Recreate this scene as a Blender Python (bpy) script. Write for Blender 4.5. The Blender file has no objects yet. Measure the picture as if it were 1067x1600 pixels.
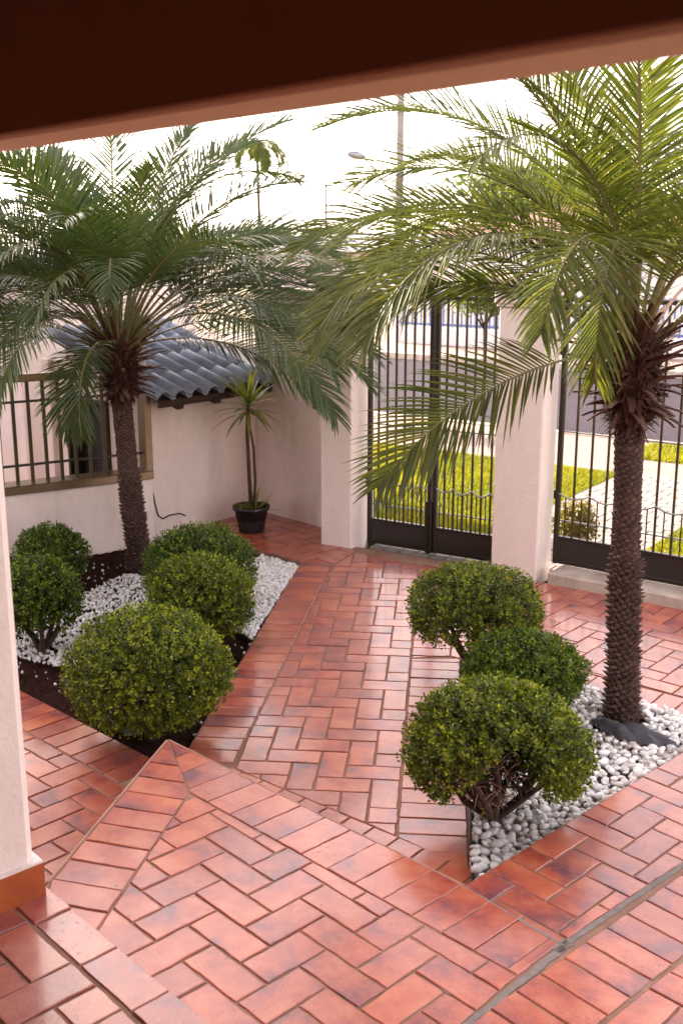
import bpy, math, random
import numpy as np
from mathutils import Vector, Matrix, Euler

R = math.radians
rng = random.Random(7)
nrg = np.random.default_rng(7)
scene = bpy.context.scene
COL = scene.collection
H = 2.29                                    # eye height above the courtyard path

# ------------------------------------------------------------------ camera
cam_d = bpy.data.cameras.new('camera'); cam = bpy.data.objects.new('camera', cam_d); COL.objects.link(cam)
cam.location = (0, 0, H)
cam.rotation_euler = (R(90) - math.atan(420/1700), 0, 0)
cam_d.sensor_fit = 'VERTICAL'; cam_d.sensor_height = 36.0; cam_d.sensor_width = 24.0
cam_d.lens = 38.25
cam_d.clip_start = 0.05; cam_d.clip_end = 2000
cam_d.dof.use_dof = True; cam_d.dof.focus_distance = 5.0; cam_d.dof.aperture_fstop = 4.5
scene.camera = cam

# axes of the street: A runs along the gates (to the right and nearer), B runs out to the street
AX = Vector((math.cos(R(35)), -math.sin(R(35)), 0)); BX = Vector((math.sin(R(35)), math.cos(R(35)), 0))
def AB(a, b, z=0.0): return AX*a + BX*b + Vector((0, 0, z))

# ------------------------------------------------------------------ sky and sun
SUN_EL = R(23)
sd = (-AX + BX*0.25).normalized()           # horizontal direction towards the sun
world = bpy.data.worlds.new('World'); scene.world = world; world.use_nodes = True
wn = world.node_tree; wn.nodes.clear()
sky = wn.nodes.new('ShaderNodeTexSky'); sky.sky_type = 'NISHITA'; sky.sun_disc = False
sky.sun_elevation = SUN_EL; sky.sun_rotation = math.atan2(sd.x, sd.y)
sky.air_density = 1.0; sky.dust_density = 3.5; sky.ozone_density = 0.6; sky.altitude = 500
hs = wn.nodes.new('ShaderNodeHueSaturation'); hs.inputs['Saturation'].default_value = 0.32
tint = wn.nodes.new('ShaderNodeMix'); tint.data_type = 'RGBA'; tint.blend_type = 'MULTIPLY'; tint.inputs[0].default_value = 1
tint.inputs[7].default_value = (1.07, 0.93, 0.865, 1)
bg = wn.nodes.new('ShaderNodeBackground'); bg.inputs['Strength'].default_value = 0.15
wo = wn.nodes.new('ShaderNodeOutputWorld')
wn.links.new(sky.outputs[0], hs.inputs['Color']); wn.links.new(hs.outputs[0], tint.inputs[6])
wn.links.new(tint.outputs[2], bg.inputs['Color']); wn.links.new(bg.outputs[0], wo.inputs[0])
sun_d = bpy.data.lights.new('sun', 'SUN'); sun_d.energy = 3.4; sun_d.angle = R(0.5); sun_d.color = (1.0, 0.86, 0.66)
sun = bpy.data.objects.new('sun', sun_d); COL.objects.link(sun)
tosun = Vector((sd.x*math.cos(SUN_EL), sd.y*math.cos(SUN_EL), math.sin(SUN_EL)))
sun.rotation_euler = tosun.to_track_quat('Z', 'Y').to_euler(); sun.location = tosun*40
scene.view_settings.view_transform = 'Standard'; scene.view_settings.look = 'None'
scene.view_settings.exposure = 2.58; scene.view_settings.gamma = 1.0
scene.cycles.max_bounces = 8; scene.cycles.transparent_max_bounces = 4
scene.cycles.diffuse_bounces = 4; scene.cycles.glossy_bounces = 3; scene.cycles.transmission_bounces = 4

# ------------------------------------------------------------------ materials
def nodes(name):
    m = bpy.data.materials.new(name); m.use_nodes = True; nt = m.node_tree
    b = nt.nodes['Principled BSDF']; return m, nt, b
def N(nt, t, **kw):
    n = nt.nodes.new(t)
    for k, v in kw.items(): setattr(n, k, v)
    return n
def noise(nt, vec, scale, detail=4, rough=0.6, w=None):
    n = N(nt, 'ShaderNodeTexNoise'); n.inputs['Scale'].default_value = scale
    n.inputs['Detail'].default_value = detail; n.inputs['Roughness'].default_value = rough
    if w is not None: n.noise_dimensions = '4D'; nt.links.new(w, n.inputs['W'])
    nt.links.new(vec, n.inputs['Vector']); return n
def ramp(nt, fac, stops, interp='LINEAR'):
    r = N(nt, 'ShaderNodeValToRGB'); e = r.color_ramp; e.interpolation = interp
    while len(e.elements) < len(stops): e.elements.new(0.5)
    for el, (p, c) in zip(e.elements, stops):
        el.position = p; el.color = (c, c, c, 1) if isinstance(c, (int, float)) else (*c, 1)
    nt.links.new(fac, r.inputs[0]); return r
def mixc(nt, fac, a, b, mode='MIX'):
    m = N(nt, 'ShaderNodeMix'); m.data_type = 'RGBA'; m.blend_type = mode
    for s, v in ((0, fac), (6, a), (7, b)):
        if isinstance(v, bpy.types.NodeSocket): nt.links.new(v, m.inputs[s])
        elif s == 0: m.inputs[0].default_value = v
        else: m.inputs[s].default_value = (*v, 1)
    return m.outputs[2]
def bump(nt, b, h, strength, dist):
    n = N(nt, 'ShaderNodeBump'); n.inputs['Strength'].default_value = strength; n.inputs['Distance'].default_value = dist
    nt.links.new(h, n.inputs['Height']); nt.links.new(n.outputs[0], b.inputs['Normal']); return n
def coords(nt, obj=True):
    t = N(nt, 'ShaderNodeTexCoord'); return t.outputs['Object']
def worldpos(nt):
    return N(nt, 'ShaderNodeNewGeometry').outputs['Position']
def orand(nt, k=50.0):
    o = N(nt, 'ShaderNodeObjectInfo'); m = N(nt, 'ShaderNodeMath', operation='MULTIPLY'); m.inputs[1].default_value = k
    nt.links.new(o.outputs['Random'], m.inputs[0]); return o.outputs['Random'], m.outputs[0]

def mat_plain(name, c1, c2=None, rough=0.6, scale=6, bscale=60, bstr=0.3, bdist=0.003, metal=0.0, spec=0.5):
    m, nt, b = nodes(name); v = worldpos(nt)
    n = noise(nt, v, scale, 5)
    r = ramp(nt, n.outputs[0], [(0.3, c1), (0.7, c2 or tuple(x*0.8 for x in c1))])
    nt.links.new(r.outputs[0], b.inputs['Base Color'])
    b.inputs['Roughness'].default_value = rough; b.inputs['Metallic'].default_value = metal
    b.inputs['Specular IOR Level'].default_value = spec
    n2 = noise(nt, v, bscale, 4); bump(nt, b, n2.outputs[0], bstr, bdist)
    return m

def mat_tile(name, dark=1.0):
    m, nt, b = nodes(name); v = coords(nt); rnd, w = orand(nt, 60)
    n1 = noise(nt, v, 5.5, 3, 0.55, w)
    c = ramp(nt, n1.outputs[0], [(0.33, (0.15, 0.042, 0.062)), (0.42, (0.33, 0.062, 0.050)), (0.52, (0.45, 0.094, 0.048)), (0.66, (0.55, 0.165, 0.086))])
    # per-tile tone
    pr = ramp(nt, rnd, [(0.0, (0.68, 0.62, 0.74)), (0.10, (0.82, 0.78, 0.86)), (0.3, (0.95, 0.92, 0.95)), (0.55, (1, 1, 1)), (0.8, (1.12, 1.08, 0.85)), (1.0, (0.86, 0.74, 0.66))])
    c2 = mixc(nt, 1.0, c.outputs[0], pr.outputs[0], 'MULTIPLY')
    # worn pale film and fine grain
    n2 = noise(nt, v, 22, 5, 0.7, w)
    f2 = ramp(nt, n2.outputs[0], [(0.45, 0.0), (0.75, 0.40)])
    c3 = mixc(nt, f2.outputs[0], c2, (0.52, 0.19, 0.14))
    # rare dark pits
    n3 = noise(nt, v, 60, 3, 0.6, w)
    n3b = noise(nt, v, 7, 2, 0.5, w)
    mm = N(nt, 'ShaderNodeMath', operation='MULTIPLY')
    p1 = ramp(nt, n3.outputs[0], [(0.62, 0.0), (0.68, 1.0)]); p2 = ramp(nt, n3b.outputs[0], [(0.50, 0.0), (0.62, 0.85)])
    nt.links.new(p1.outputs[0], mm.inputs[0]); nt.links.new(p2.outputs[0], mm.inputs[1])
    c4 = mixc(nt, mm.outputs[0], c3, (0.09, 0.04, 0.035))
    # soot and dirt over the whole yard
    wp = worldpos(nt); n5 = noise(nt, wp, 0.9, 4, 0.6)
    f5 = ramp(nt, n5.outputs[0], [(0.35, 0.0), (0.75, 0.35)])
    n7 = noise(nt, v, 210, 2, 0.6, w); f7 = ramp(nt, n7.outputs[0], [(0.35, 0.82), (0.65, 1.12)])
    c4 = mixc(nt, 1.0, c4, f7.outputs[0], 'MULTIPLY')
    c5 = mixc(nt, f5.outputs[0], c4, (0.30, 0.078, 0.065))
    nt.links.new(c5, b.inputs['Base Color'])
    rr = ramp(nt, n2.outputs[0], [(0.3, 0.27), (0.7, 0.46)])
    nt.links.new(rr.outputs[0], b.inputs['Roughness'])
    b.inputs['Specular IOR Level'].default_value = 0.5
    b.inputs['Coat Weight'].default_value = 0.6; b.inputs['Coat Roughness'].default_value = 0.15; b.inputs['Coat IOR'].default_value = 1.65
    h = N(nt, 'ShaderNodeMath', operation='SUBTRACT'); nt.links.new(n2.outputs[0], h.inputs[0]); nt.links.new(mm.outputs[0], h.inputs[1])
    n6 = noise(nt, v, 170, 3, 0.7, w); h2 = N(nt, 'ShaderNodeMath', operation='MULTIPLY_ADD'); h2.inputs[1].default_value = 0.35; nt.links.new(n6.outputs[0], h2.inputs[0]); nt.links.new(h.outputs[0], h2.inputs[2])
    bump(nt, b, h2.outputs[0], 0.55, 0.0045)
    return m

def mat_stucco(name, c, stain=(0.45, 0.36, 0.33), amt=0.35, bs=0.5, bscale=110):
    m, nt, b = nodes(name); v = worldpos(nt)
    mp = N(nt, 'ShaderNodeMapping'); mp.inputs['Scale'].default_value = (1, 1, 0.28); nt.links.new(v, mp.inputs[0])
    n1 = noise(nt, mp.outputs[0], 3.2, 7, 0.68)
    f = ramp(nt, n1.outputs[0], [(0.44, 0.0), (0.72, amt)])
    n4 = noise(nt, v, 14, 4, 0.6)
    cc = ramp(nt, n4.outputs[0], [(0.3, tuple(x*0.94 for x in c)), (0.7, c)])
    c1 = mixc(nt, f.outputs[0], cc.outputs[0], stain)
    nt.links.new(c1, b.inputs['Base Color']); b.inputs['Roughness'].default_value = 0.85
    b.inputs['Specular IOR Level'].default_value = 0.3
    n2 = noise(nt, v, bscale, 5, 0.65); bump(nt, b, n2.outputs[0], bs, 0.004)
    return m

def mat_leaf(name, c1, c2, c3, rough=0.42, trans=0.3, tcol=None, attr=True):
    m, nt, b = nodes(name)
    if attr:
        a = N(nt, 'ShaderNodeAttribute', attribute_name='tone'); fac = a.outputs['Fac']
    else:
        fac, _ = orand(nt)
    r = ramp(nt, fac, [(0.0, c1), (0.55, c2), (1.0, c3)])
    nt.links.new(r.outputs[0], b.inputs['Base Color']); b.inputs['Roughness'].default_value = rough
    b.inputs['Specular IOR Level'].default_value = 0.35
    t = N(nt, 'ShaderNodeBsdfTranslucent')
    tc = mixc(nt, 1.0, r.outputs[0], tcol or (1.6, 1.7, 0.7), 'MULTIPLY'); nt.links.new(tc, t.inputs[0])
    mx = N(nt, 'ShaderNodeMixShader'); mx.inputs[0].default_value = trans
    nt.links.new(b.outputs[0], mx.inputs[1]); nt.links.new(t.outputs[0], mx.inputs[2])
    nt.links.new(mx.outputs[0], nt.nodes['Material Output'].inputs[0])
    return m

M = {}
M['tile'] = mat_tile('terracotta_tile')
M['mortar'] = mat_plain('tile_mortar', (0.31, 0.175, 0.115), (0.22, 0.11, 0.075), 0.9, 9, 200, 0.6, 0.003)
M['mortar_dark'] = mat_plain('tile_mortar_dark', (0.22, 0.115, 0.08), (0.34, 0.20, 0.14), 0.9, 7, 200, 0.6, 0.003)
M['trim'] = mat_plain('worn_trim', (0.46, 0.25, 0.19), (0.34, 0.16, 0.12), 0.7, 12, 120, 0.5, 0.003)
M['cement'] = mat_plain('grey_cement', (0.17, 0.145, 0.14), (0.25, 0.205, 0.19), 0.95, 30, 150, 0.6, 0.003)
M['wall'] = mat_stucco('painted_wall', (0.86, 0.73, 0.68), (0.46, 0.36, 0.31), 0.42)
M['pillar'] = mat_stucco('rough_pillar', (0.86, 0.735, 0.69), amt=0.18, bs=0.9, bscale=45)
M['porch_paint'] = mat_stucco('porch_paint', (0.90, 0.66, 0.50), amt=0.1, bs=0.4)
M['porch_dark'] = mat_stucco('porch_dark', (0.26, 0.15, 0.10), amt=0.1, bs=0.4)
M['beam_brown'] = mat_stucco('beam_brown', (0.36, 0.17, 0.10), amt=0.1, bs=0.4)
M['skirt'] = mat_plain('skirting_tile', (0.42, 0.10, 0.025), (0.30, 0.055, 0.015), 0.3, 12, 60, 0.1, 0.002)
M['iron'] = mat_plain('brown_iron', (0.024, 0.015, 0.009), (0.016, 0.010, 0.007), 0.35, 20, 90, 0.15, 0.001, 0.2)
M['panel'] = mat_plain('gate_sheet', (0.026, 0.015, 0.011), (0.018, 0.011, 0.009), 0.4, 4, 50, 0.1, 0.001, 0.1)
M['bronze'] = mat_plain('bronze_frame', (0.22, 0.15, 0.09), (0.16, 0.11, 0.065), 0.30, 5, 60, 0.1, 0.002, 0.6)
M['bar_bronze'] = mat_plain('bronze_bar', (0.055, 0.042, 0.018), (0.038, 0.028, 0.014), 0.38, 8, 60, 0.1, 0.002, 0.4)
M['curb'] = mat_plain('old_curb', (0.62, 0.52, 0.45), (0.34, 0.26, 0.22), 0.85, 5, 90, 0.5, 0.004)
M['soil'] = mat_plain('dark_soil', (0.018, 0.0075, 0.006), (0.050, 0.021, 0.016), 1.0, 40, 120, 1.0, 0.01, 0.0, 0.05)
M['roof_tile'] = mat_plain('slate_roof_tile', (0.34, 0.37, 0.48), (0.21, 0.24, 0.32), 0.40, 9, 80, 0.2, 0.002)
M['dark_wood'] = mat_plain('dark_wood', (0.035, 0.016, 0.012), (0.06, 0.03, 0.02), 0.6, 15, 80, 0.3, 0.003)
M['black'] = mat_plain('black_plastic', (0.012, 0.011, 0.012), (0.02, 0.018, 0.018), 0.38, 10, 80, 0.1, 0.001)
M['cloth'] = mat_plain('weed_cloth', (0.045, 0.042, 0.055), (0.08, 0.074, 0.09), 0.6, 30, 260, 0.4, 0.002)
M['asphalt'] = mat_plain('asphalt', (0.046, 0.036, 0.050), (0.034, 0.027, 0.038), 0.95, 2, 40, 0.4, 0.004, 0.0, 0.08)
M['ground'] = mat_plain('dry_ground', (0.22, 0.15, 0.10), (0.14, 0.12, 0.06), 0.95, 0.4, 8, 0.4, 0.02)
M['sidewalk'] = mat_plain('sidewalk', (0.24, 0.17, 0.15), (0.19, 0.135, 0.12), 0.85, 3, 40, 0.3, 0.004)
M['sett'] = mat_plain('pale_sett', (0.27, 0.225, 0.21), (0.19, 0.155, 0.145), 0.8, 5, 60, 0.4, 0.004)
M['lawn'] = mat_plain('lawn_soil', (0.10, 0.12, 0.03), (0.07, 0.085, 0.025), 0.95, 5, 60, 0.5, 0.01)
M['trunk'] = mat_plain('palm_trunk', (0.060, 0.030, 0.022), (0.026, 0.013, 0.010), 0.9, 25, 80, 0.8, 0.006)
M['stub'] = mat_plain('palm_stub', (0.165, 0.088, 0.070), (0.050, 0.026, 0.020), 0.85, 30, 120, 0.6, 0.004)
M['boot'] = mat_plain('palm_boot', (0.105, 0.030, 0.016), (0.045, 0.014, 0.009), 0.8, 18, 120, 0.6, 0.004)
M['boot_grey'] = mat_plain('palm_boot_grey', (0.21, 0.115, 0.075), (0.10, 0.045, 0.03), 0.8, 18, 120, 0.6, 0.004)
M['bark'] = mat_plain('twig_bark', (0.085, 0.042, 0.030), (0.040, 0.022, 0.018), 0.85, 25, 120, 0.6, 0.003)
M['deadtwig'] = mat_plain('dead_twig', (0.30, 0.16, 0.12), (0.20, 0.11, 0.08), 0.85, 25, 120, 0.3, 0.003)
M['rachis'] = mat_plain('frond_rachis', (0.22, 0.19, 0.075), (0.16, 0.13, 0.05), 0.5, 9, 60, 0.1, 0.001)
M['palmleaf'] = mat_leaf('palm_leaf', (0.050, 0.068, 0.016), (0.090, 0.104, 0.022), (0.17, 0.165, 0.032), 0.40, 0.34)
M['palmleaf_cool'] = mat_leaf('palm_leaf_cool', (0.042, 0.068, 0.026), (0.070, 0.098, 0.034), (0.125, 0.145, 0.044), 0.30, 0.30)
M['box'] = mat_leaf('box_leaf', (0.016, 0.026, 0.002), (0.092, 0.124, 0.006), (0.31, 0.335, 0.018), 0.5, 0.22)
M['box_dark'] = mat_leaf('box_leaf_dark', (0.012, 0.026, 0.003), (0.066, 0.110, 0.007), (0.22, 0.26, 0.016), 0.46, 0.22)
M['yucca'] = mat_leaf('yucca_leaf', (0.08, 0.115, 0.02), (0.16, 0.19, 0.03), (0.30, 0.27, 0.05), 0.42, 0.25)
M['grass'] = mat_leaf('grass_blade', (0.10, 0.125, 0.010), (0.175, 0.19, 0.010), (0.27, 0.245, 0.015), 0.55, 0.45, (1.7, 1.5, 0.5))
M['tree'] = mat_leaf('tree_leaf', (0.045, 0.075, 0.018), (0.085, 0.115, 0.02), (0.16, 0.17, 0.03), 0.5, 0.4)
M['brownbush'] = mat_leaf('brown_bush', (0.09, 0.06, 0.015), (0.15, 0.11, 0.02), (0.16, 0.16, 0.03), 0.5, 0.35)
M['far_wall'] = mat_stucco('far_wall', (0.66, 0.56, 0.55), amt=0.2)
M['far_white'] = mat_stucco('far_white', (0.72, 0.68, 0.68), amt=0.2)
M['far_roof'] = mat_plain('far_roof', (0.26, 0.13, 0.10), (0.20, 0.10, 0.09), 0.8, 0.8, 6, 0.3, 0.02)
M['far_roof2'] = mat_plain('far_roof_grey', (0.20, 0.18, 0.21), (0.15, 0.14, 0.17), 0.8, 0.8, 6, 0.3, 0.02)
M['blue'] = mat_plain('blue_paint', (0.07, 0.14, 0.36), (0.06, 0.11, 0.30), 0.4, 3, 30, 0.1, 0.002)
M['glass'] = mat_plain('window_glass', (0.03, 0.04, 0.05), (0.02, 0.03, 0.04), 0.08, 2, 3, 0.02, 0.002)
M['concrete'] = mat_plain('pole_concrete', (0.30, 0.26, 0.25), (0.24, 0.21, 0.20), 0.85, 6, 50, 0.4, 0.004)
M['grey_metal'] = mat_plain('grey_metal', (0.30, 0.31, 0.33), (0.25, 0.26, 0.28), 0.4, 6, 50, 0.1, 0.002, 0.7)
M['flower'] = mat_plain('red_thing', (0.5, 0.06, 0.04), None, 0.5)

def mat_pebble():
    m, nt, b = nodes('white_pebble'); v = coords(nt); rnd, w = orand(nt, 40)
    a = N(nt, 'ShaderNodeAttribute', attribute_name='tone')
    ad = N(nt, 'ShaderNodeMath', operation='ADD'); nt.links.new(a.outputs['Fac'], ad.inputs[0]); nt.links.new(rnd, ad.inputs[1])
    fr = N(nt, 'ShaderNodeMath', operation='FRACT'); nt.links.new(ad.outputs[0], fr.inputs[0])
    r = ramp(nt, fr.outputs[0], [(0.0, (0.45, 0.37, 0.32)), (0.12, (0.66, 0.60, 0.57)), (0.25, (0.84, 0.80, 0.79)), (0.75, (0.90, 0.87, 0.87)), (1.0, (0.74, 0.72, 0.75))])
    n = noise(nt, worldpos(nt), 45, 4); f = ramp(nt, n.outputs[0], [(0.5, 0.0), (0.8, 0.4)])
    c = mixc(nt, f.outputs[0], r.outputs[0], (0.55, 0.47, 0.42))
    nt.links.new(c, b.inputs['Base Color']); b.inputs['Roughness'].default_value = 0.6
    n2 = noise(nt, worldpos(nt), 130, 3); bump(nt, b, n2.outputs[0], 0.25, 0.002)
    return m
M['pebble'] = mat_pebble()

# ------------------------------------------------------------------ mesh helpers
def mesh(name, vs, fs, mats, smooth=False, tone=None, mi=None):
    me = bpy.data.meshes.new(name)
    me.from_pydata([tuple(v) for v in vs] if not isinstance(vs, np.ndarray) else vs.tolist(), [], fs if isinstance(fs, list) else fs.tolist())
    for mm in (mats if isinstance(mats, (list, tuple)) else [mats]): me.materials.append(M[mm] if isinstance(mm, str) else mm)
    if smooth: me.polygons.foreach_set('use_smooth', [True]*len(me.polygons))
    if mi is not None: me.polygons.foreach_set('material_index', mi)
    if tone is not None:
        at = me.attributes.new('tone', 'FLOAT', 'POINT'); at.data.foreach_set('value', np.asarray(tone, dtype=np.float32))
    me.update(); return me
def obj(name, me, parent=None, loc=None, rot=None, label=None, cat=None, group=None, kind=None):
    o = bpy.data.objects.new(name, me); COL.objects.link(o)
    if parent is not None: o.parent = parent
    if loc is not None: o.location = loc
    if rot is not None: o.rotation_euler = rot
    if label: o['label'] = label
    if cat: o['category'] = cat
    if group: o['group'] = group
    if kind: o['kind'] = kind
    return o
def thing(name, loc, label, cat, group=None, rotz=0.0):
    return obj(name, None, None, loc, (0, 0, rotz), label, cat, group)

class MB:
    def __init__(s): s.v = []; s.f = []; s.t = []
    def add(s, vs, fs, tone=None):
        k = len(s.v); s.v += [tuple(v) for v in vs]; s.f += [tuple(i+k for i in f) for f in fs]
        s.t += [tone if tone is not None else 0.5]*len(vs)
    def box(s, c, size, rot=None, bev=0.0):
        sx, sy, sz = (x/2 for x in size); c = Vector(c)
        if bev <= 0:
            vs = [Vector((x, y, z)) for x in (-sx, sx) for y in (-sy, sy) for z in (-sz, sz)]
            fs = [(0,1,3,2),(4,6,7,5),(0,4,5,1),(2,3,7,6),(0,2,6,4),(1,5,7,3)]
        else:
            b = min(bev, sx*0.9, sy*0.9, sz*0.9); vs = []
            lay = [(-sz, b), (-sz+b, 0), (sz-b, 0), (sz, b)]
            for z, i in lay:
                x, y = sx-i, sy-i
                for px, py in ((-x+ (b-i), -y), (x-(b-i), -y), (x, -y+(b-i)), (x, y-(b-i)), (x-(b-i), y), (-x+(b-i), y), (-x, y-(b-i)), (-x, -y+(b-i))):
                    vs.append(Vector((px, py, z)))
            fs = [tuple(reversed(range(8))), tuple(range(24, 32))]
            for l in range(3):
                for i in range(8):
                    j = (i+1) % 8; fs.append((l*8+i, l*8+j, l*8+8+j, l*8+8+i))
        if rot is not None: vs = [rot @ v for v in vs]
        s.add([v+c for v in vs], fs); return s
    def tube(s, pts, rad, n=6, cap=True, tone=None):
        pts = [Vector(p) for p in pts]; rad = rad if isinstance(rad, (list, tuple)) else [rad]*len(pts)
        vs = []; fs = []; up = None
        for i, p in enumerate(pts):
            t = (pts[min(i+1, len(pts)-1)] - pts[max(i-1, 0)]).normalized()
            if up is None: up = t.orthogonal().normalized()
            up = (up - t*up.dot(t)).normalized() if (up - t*up.dot(t)).length > 1e-5 else t.orthogonal().normalized()
            sd_ = t.cross(up)
            for k in range(n):
                a = 2*math.pi*k/n; vs.append(p + (up*math.cos(a) + sd_*math.sin(a))*rad[i])
        for i in range(len(pts)-1):
            for k in range(n):
                j = (k+1) % n; fs.append((i*n+k, i*n+j, (i+1)*n+j, (i+1)*n+k))
        if cap:
            fs.append(tuple(reversed(range(n)))); fs.append(tuple((len(pts)-1)*n+k for k in range(n)))
        s.add(vs, fs, tone); return s
    def prism(s, poly, z0, z1):
        n = len(poly); vs = [(p[0], p[1], z0) for p in poly] + [(p[0], p[1], z1) for p in poly]
        fs = [tuple(reversed(range(n))), tuple(range(n, 2*n))] + [(i, (i+1) % n, n+(i+1) % n, n+i) for i in range(n)]
        s.add(vs, fs); return s
    def me(s, name, mats, smooth=False, tone=False): return mesh(name, s.v, s.f, mats, smooth, s.t if tone else None)
    def build(s, name, mats, parent=None, smooth=False, tone=False, **kw): return obj(name, s.me(name, mats, smooth, tone), parent, **kw)

def area(p): return 0.5*sum(p[i][0]*p[(i+1) % len(p)][1]-p[(i+1) % len(p)][0]*p[i][1] for i in range(len(p)))
def ccw(p): return list(p) if area(p) > 0 else list(reversed(p))
def clip(sub, poly):
    out = list(sub)
    for i in range(len(poly)):
        a, b = poly[i], poly[(i+1) % len(poly)]; inp = out; out = []
        if not inp: return []
        def side(p): return (b[0]-a[0])*(p[1]-a[1])-(b[1]-a[1])*(p[0]-a[0])
        for k in range(len(inp)):
            p, q = inp[k], inp[(k+1) % len(inp)]; sp, sq = side(p), side(q)
            if sp >= 0: out.append(p)
            if (sp >= 0) != (sq >= 0):
                t = sp/(sp-sq); out.append((p[0]+(q[0]-p[0])*t, p[1]+(q[1]-p[1])*t))
    return out
def inset(poly, d):
    n = len(poly); out = []
    for i in range(n):
        p0, p1, p2 = (Vector((*poly[j % n][:2], 0)) for j in (i-1, i, i+1))
        e1 = (p1-p0); e2 = (p2-p1)
        if e1.length < 1e-6 or e2.length < 1e-6: continue
        n1 = Vector((-e1.y, e1.x, 0)).normalized(); n2 = Vector((-e2.y, e2.x, 0)).normalized()
        m = n1+n2
        if m.length < 1e-4: continue
        m.normalize(); k = d/max(0.35, m.dot(n1)); q = p1+m*k; out.append((q.x, q.y))
    return out
def dedupe(p, eps=1e-4):
    out = []
    for q in p:
        if not out or (abs(q[0]-out[-1][0])+abs(q[1]-out[-1][1])) > eps: out.append(q)
    if len(out) > 1 and (abs(out[0][0]-out[-1][0])+abs(out[0][1]-out[-1][1])) < eps: out.pop()
    return out

# ------------------------------------------------------------------ paving
def tile_mesh(poly, t, rnd, mat='tile', wob=0.0020):
    """one paving piece: top with a worn rounded edge; poly ccw in local metres"""
    P = []
    n = len(poly)
    for i in range(n):
        a, b = poly[i], poly[(i+1) % n]; L = math.hypot(b[0]-a[0], b[1]-a[1]); k = 1 if L < 0.04 else (3 if L < 0.14 else 6)
        for j in range(k):
            f = j/k; w = 0 if j == 0 else rnd.uniform(-wob, wob)
            nx, ny = -(b[1]-a[1])/max(L, 1e-6), (b[0]-a[0])/max(L, 1e-6)
            P.append((a[0]+(b[0]-a[0])*f+nx*w, a[1]+(b[1]-a[1])*f+ny*w))
    P2 = inset(P, 0.0028)
    if len(P2) != len(P): P2 = [(x*0.98, y*0.98) for x, y in P]
    m = len(P)
    vs = [(x, y, 0) for x, y in P] + [(x, y, t-0.0028) for x, y in P] + [(x, y, t) for x, y in P2]
    fs = [(i, (i+1) % m, m+(i+1) % m, m+i) for i in range(m)] + [(m+i, m+(i+1) % m, 2*m+(i+1) % m, 2*m+i) for i in range(m)] + [tuple(range(2*m, 3*m))]
    return mesh('tile', vs, fs, mat)
JT = 0.0085; TW, TL = 0.115, 0.2385; UN = TW+JT
def herring(poly, ang, off=(0, 0)):
    """list of rectangles (centre, half sizes, local angle) of a 2:1 herringbone covering poly"""
    ca, sa = math.cos(ang), math.sin(ang)
    uv = [((x-off[0])*ca+(y-off[1])*sa, -(x-off[0])*sa+(y-off[1])*ca) for x, y in poly]
    i0, i1 = int(min(u for u, v in uv)/UN)-3, int(max(u for u, v in uv)/UN)+3
    j0, j1 = int(min(v for u, v in uv)/UN)-3, int(max(v for u, v in uv)/UN)+3
    out = []
    for i in range(i0, i1):
        for j in range(j0, j1):
            c = (i-j) % 4
            if c == 0: u, v, r = (i+1)*UN, (j+0.5)*UN, 0
            elif c == 3: u, v, r = (i+0.5)*UN, (j+1)*UN, 1
            else: continue
            out.append((off[0]+u*ca-v*sa, off[1]+u*sa+v*ca, ang+r*math.pi/2))
    return out
FULL = {}
def full_mesh(mat):
    if mat not in FULL:
        rr = random.Random(3); hx, hy = TL/2, TW/2
        FULL[mat] = [tile_mesh([(-hx, -hy), (hx, -hy), (hx, hy), (-hx, hy)], 0.014, rr, mat, 0.0024) for _ in range(5)]
    return FULL[mat]
def lay(parent, rects, poly, z0, mat='tile', gap=JT/2, minarea=0.0006):
    """clip rectangles (x, y, ang[, L, W]) to a convex poly and set each piece as a child of parent"""
    poly = ccw(poly); pin = inset(poly, gap); n = 0
    for rc in rects:
        x, y, a = rc[:3]; L, W = rc[3:5] if len(rc) > 3 else (TL, TW)
        ca, sa = math.cos(a), math.sin(a); hx, hy = L/2, W/2
        q = [(x+u*ca-v*sa, y+u*sa+v*ca) for u, v in ((-hx, -hy), (hx, -hy), (hx, hy), (-hx, hy))]
        c = dedupe(clip(q, pin))
        if len(c) < 3: continue
        ar = area(c)
        if ar < minarea: continue
        tilt = (rng.gauss(0, 0.0035), rng.gauss(0, 0.0035))
        if ar > L*W*0.9995 and len(rc) == 3:
            me = rng.choice(full_mesh(mat)); loc = (x, y, z0+rng.gauss(0, 0.0009)); rz = a+rng.gauss(0, 0.004) + (math.pi if rng.random() < 0.5 else 0)
        else:
            cx = sum(p[0] for p in c)/len(c); cy = sum(p[1] for p in c)/len(c)
            me = tile_mesh([(p[0]-cx, p[1]-cy) for p in c], 0.014, rng, mat); loc = (cx, cy, z0+rng.gauss(0, 0.0009)); rz = 0
        obj('tile', me, parent, loc, (*tilt, rz)); n += 1
    return n
def header(p0, p1, depth, side, off=0.0):
    """soldier course along p0->p1: each piece long across the line, on the given side (+1 left)"""
    p0 = Vector((*p0, 0)); p1 = Vector((*p1, 0)); d = (p1-p0); L = d.length; d.normalize(); nn = Vector((-d.y, d.x, 0))*side
    a = math.atan2(nn.y, nn.x); out = []; k = -1
    while (k*UN+off) < L+UN:
        c = p0+d*(k*UN+off+UN/2)+nn*(depth/2); out.append((c.x, c.y, a, depth-JT, TW)); k += 1
    return out
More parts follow.
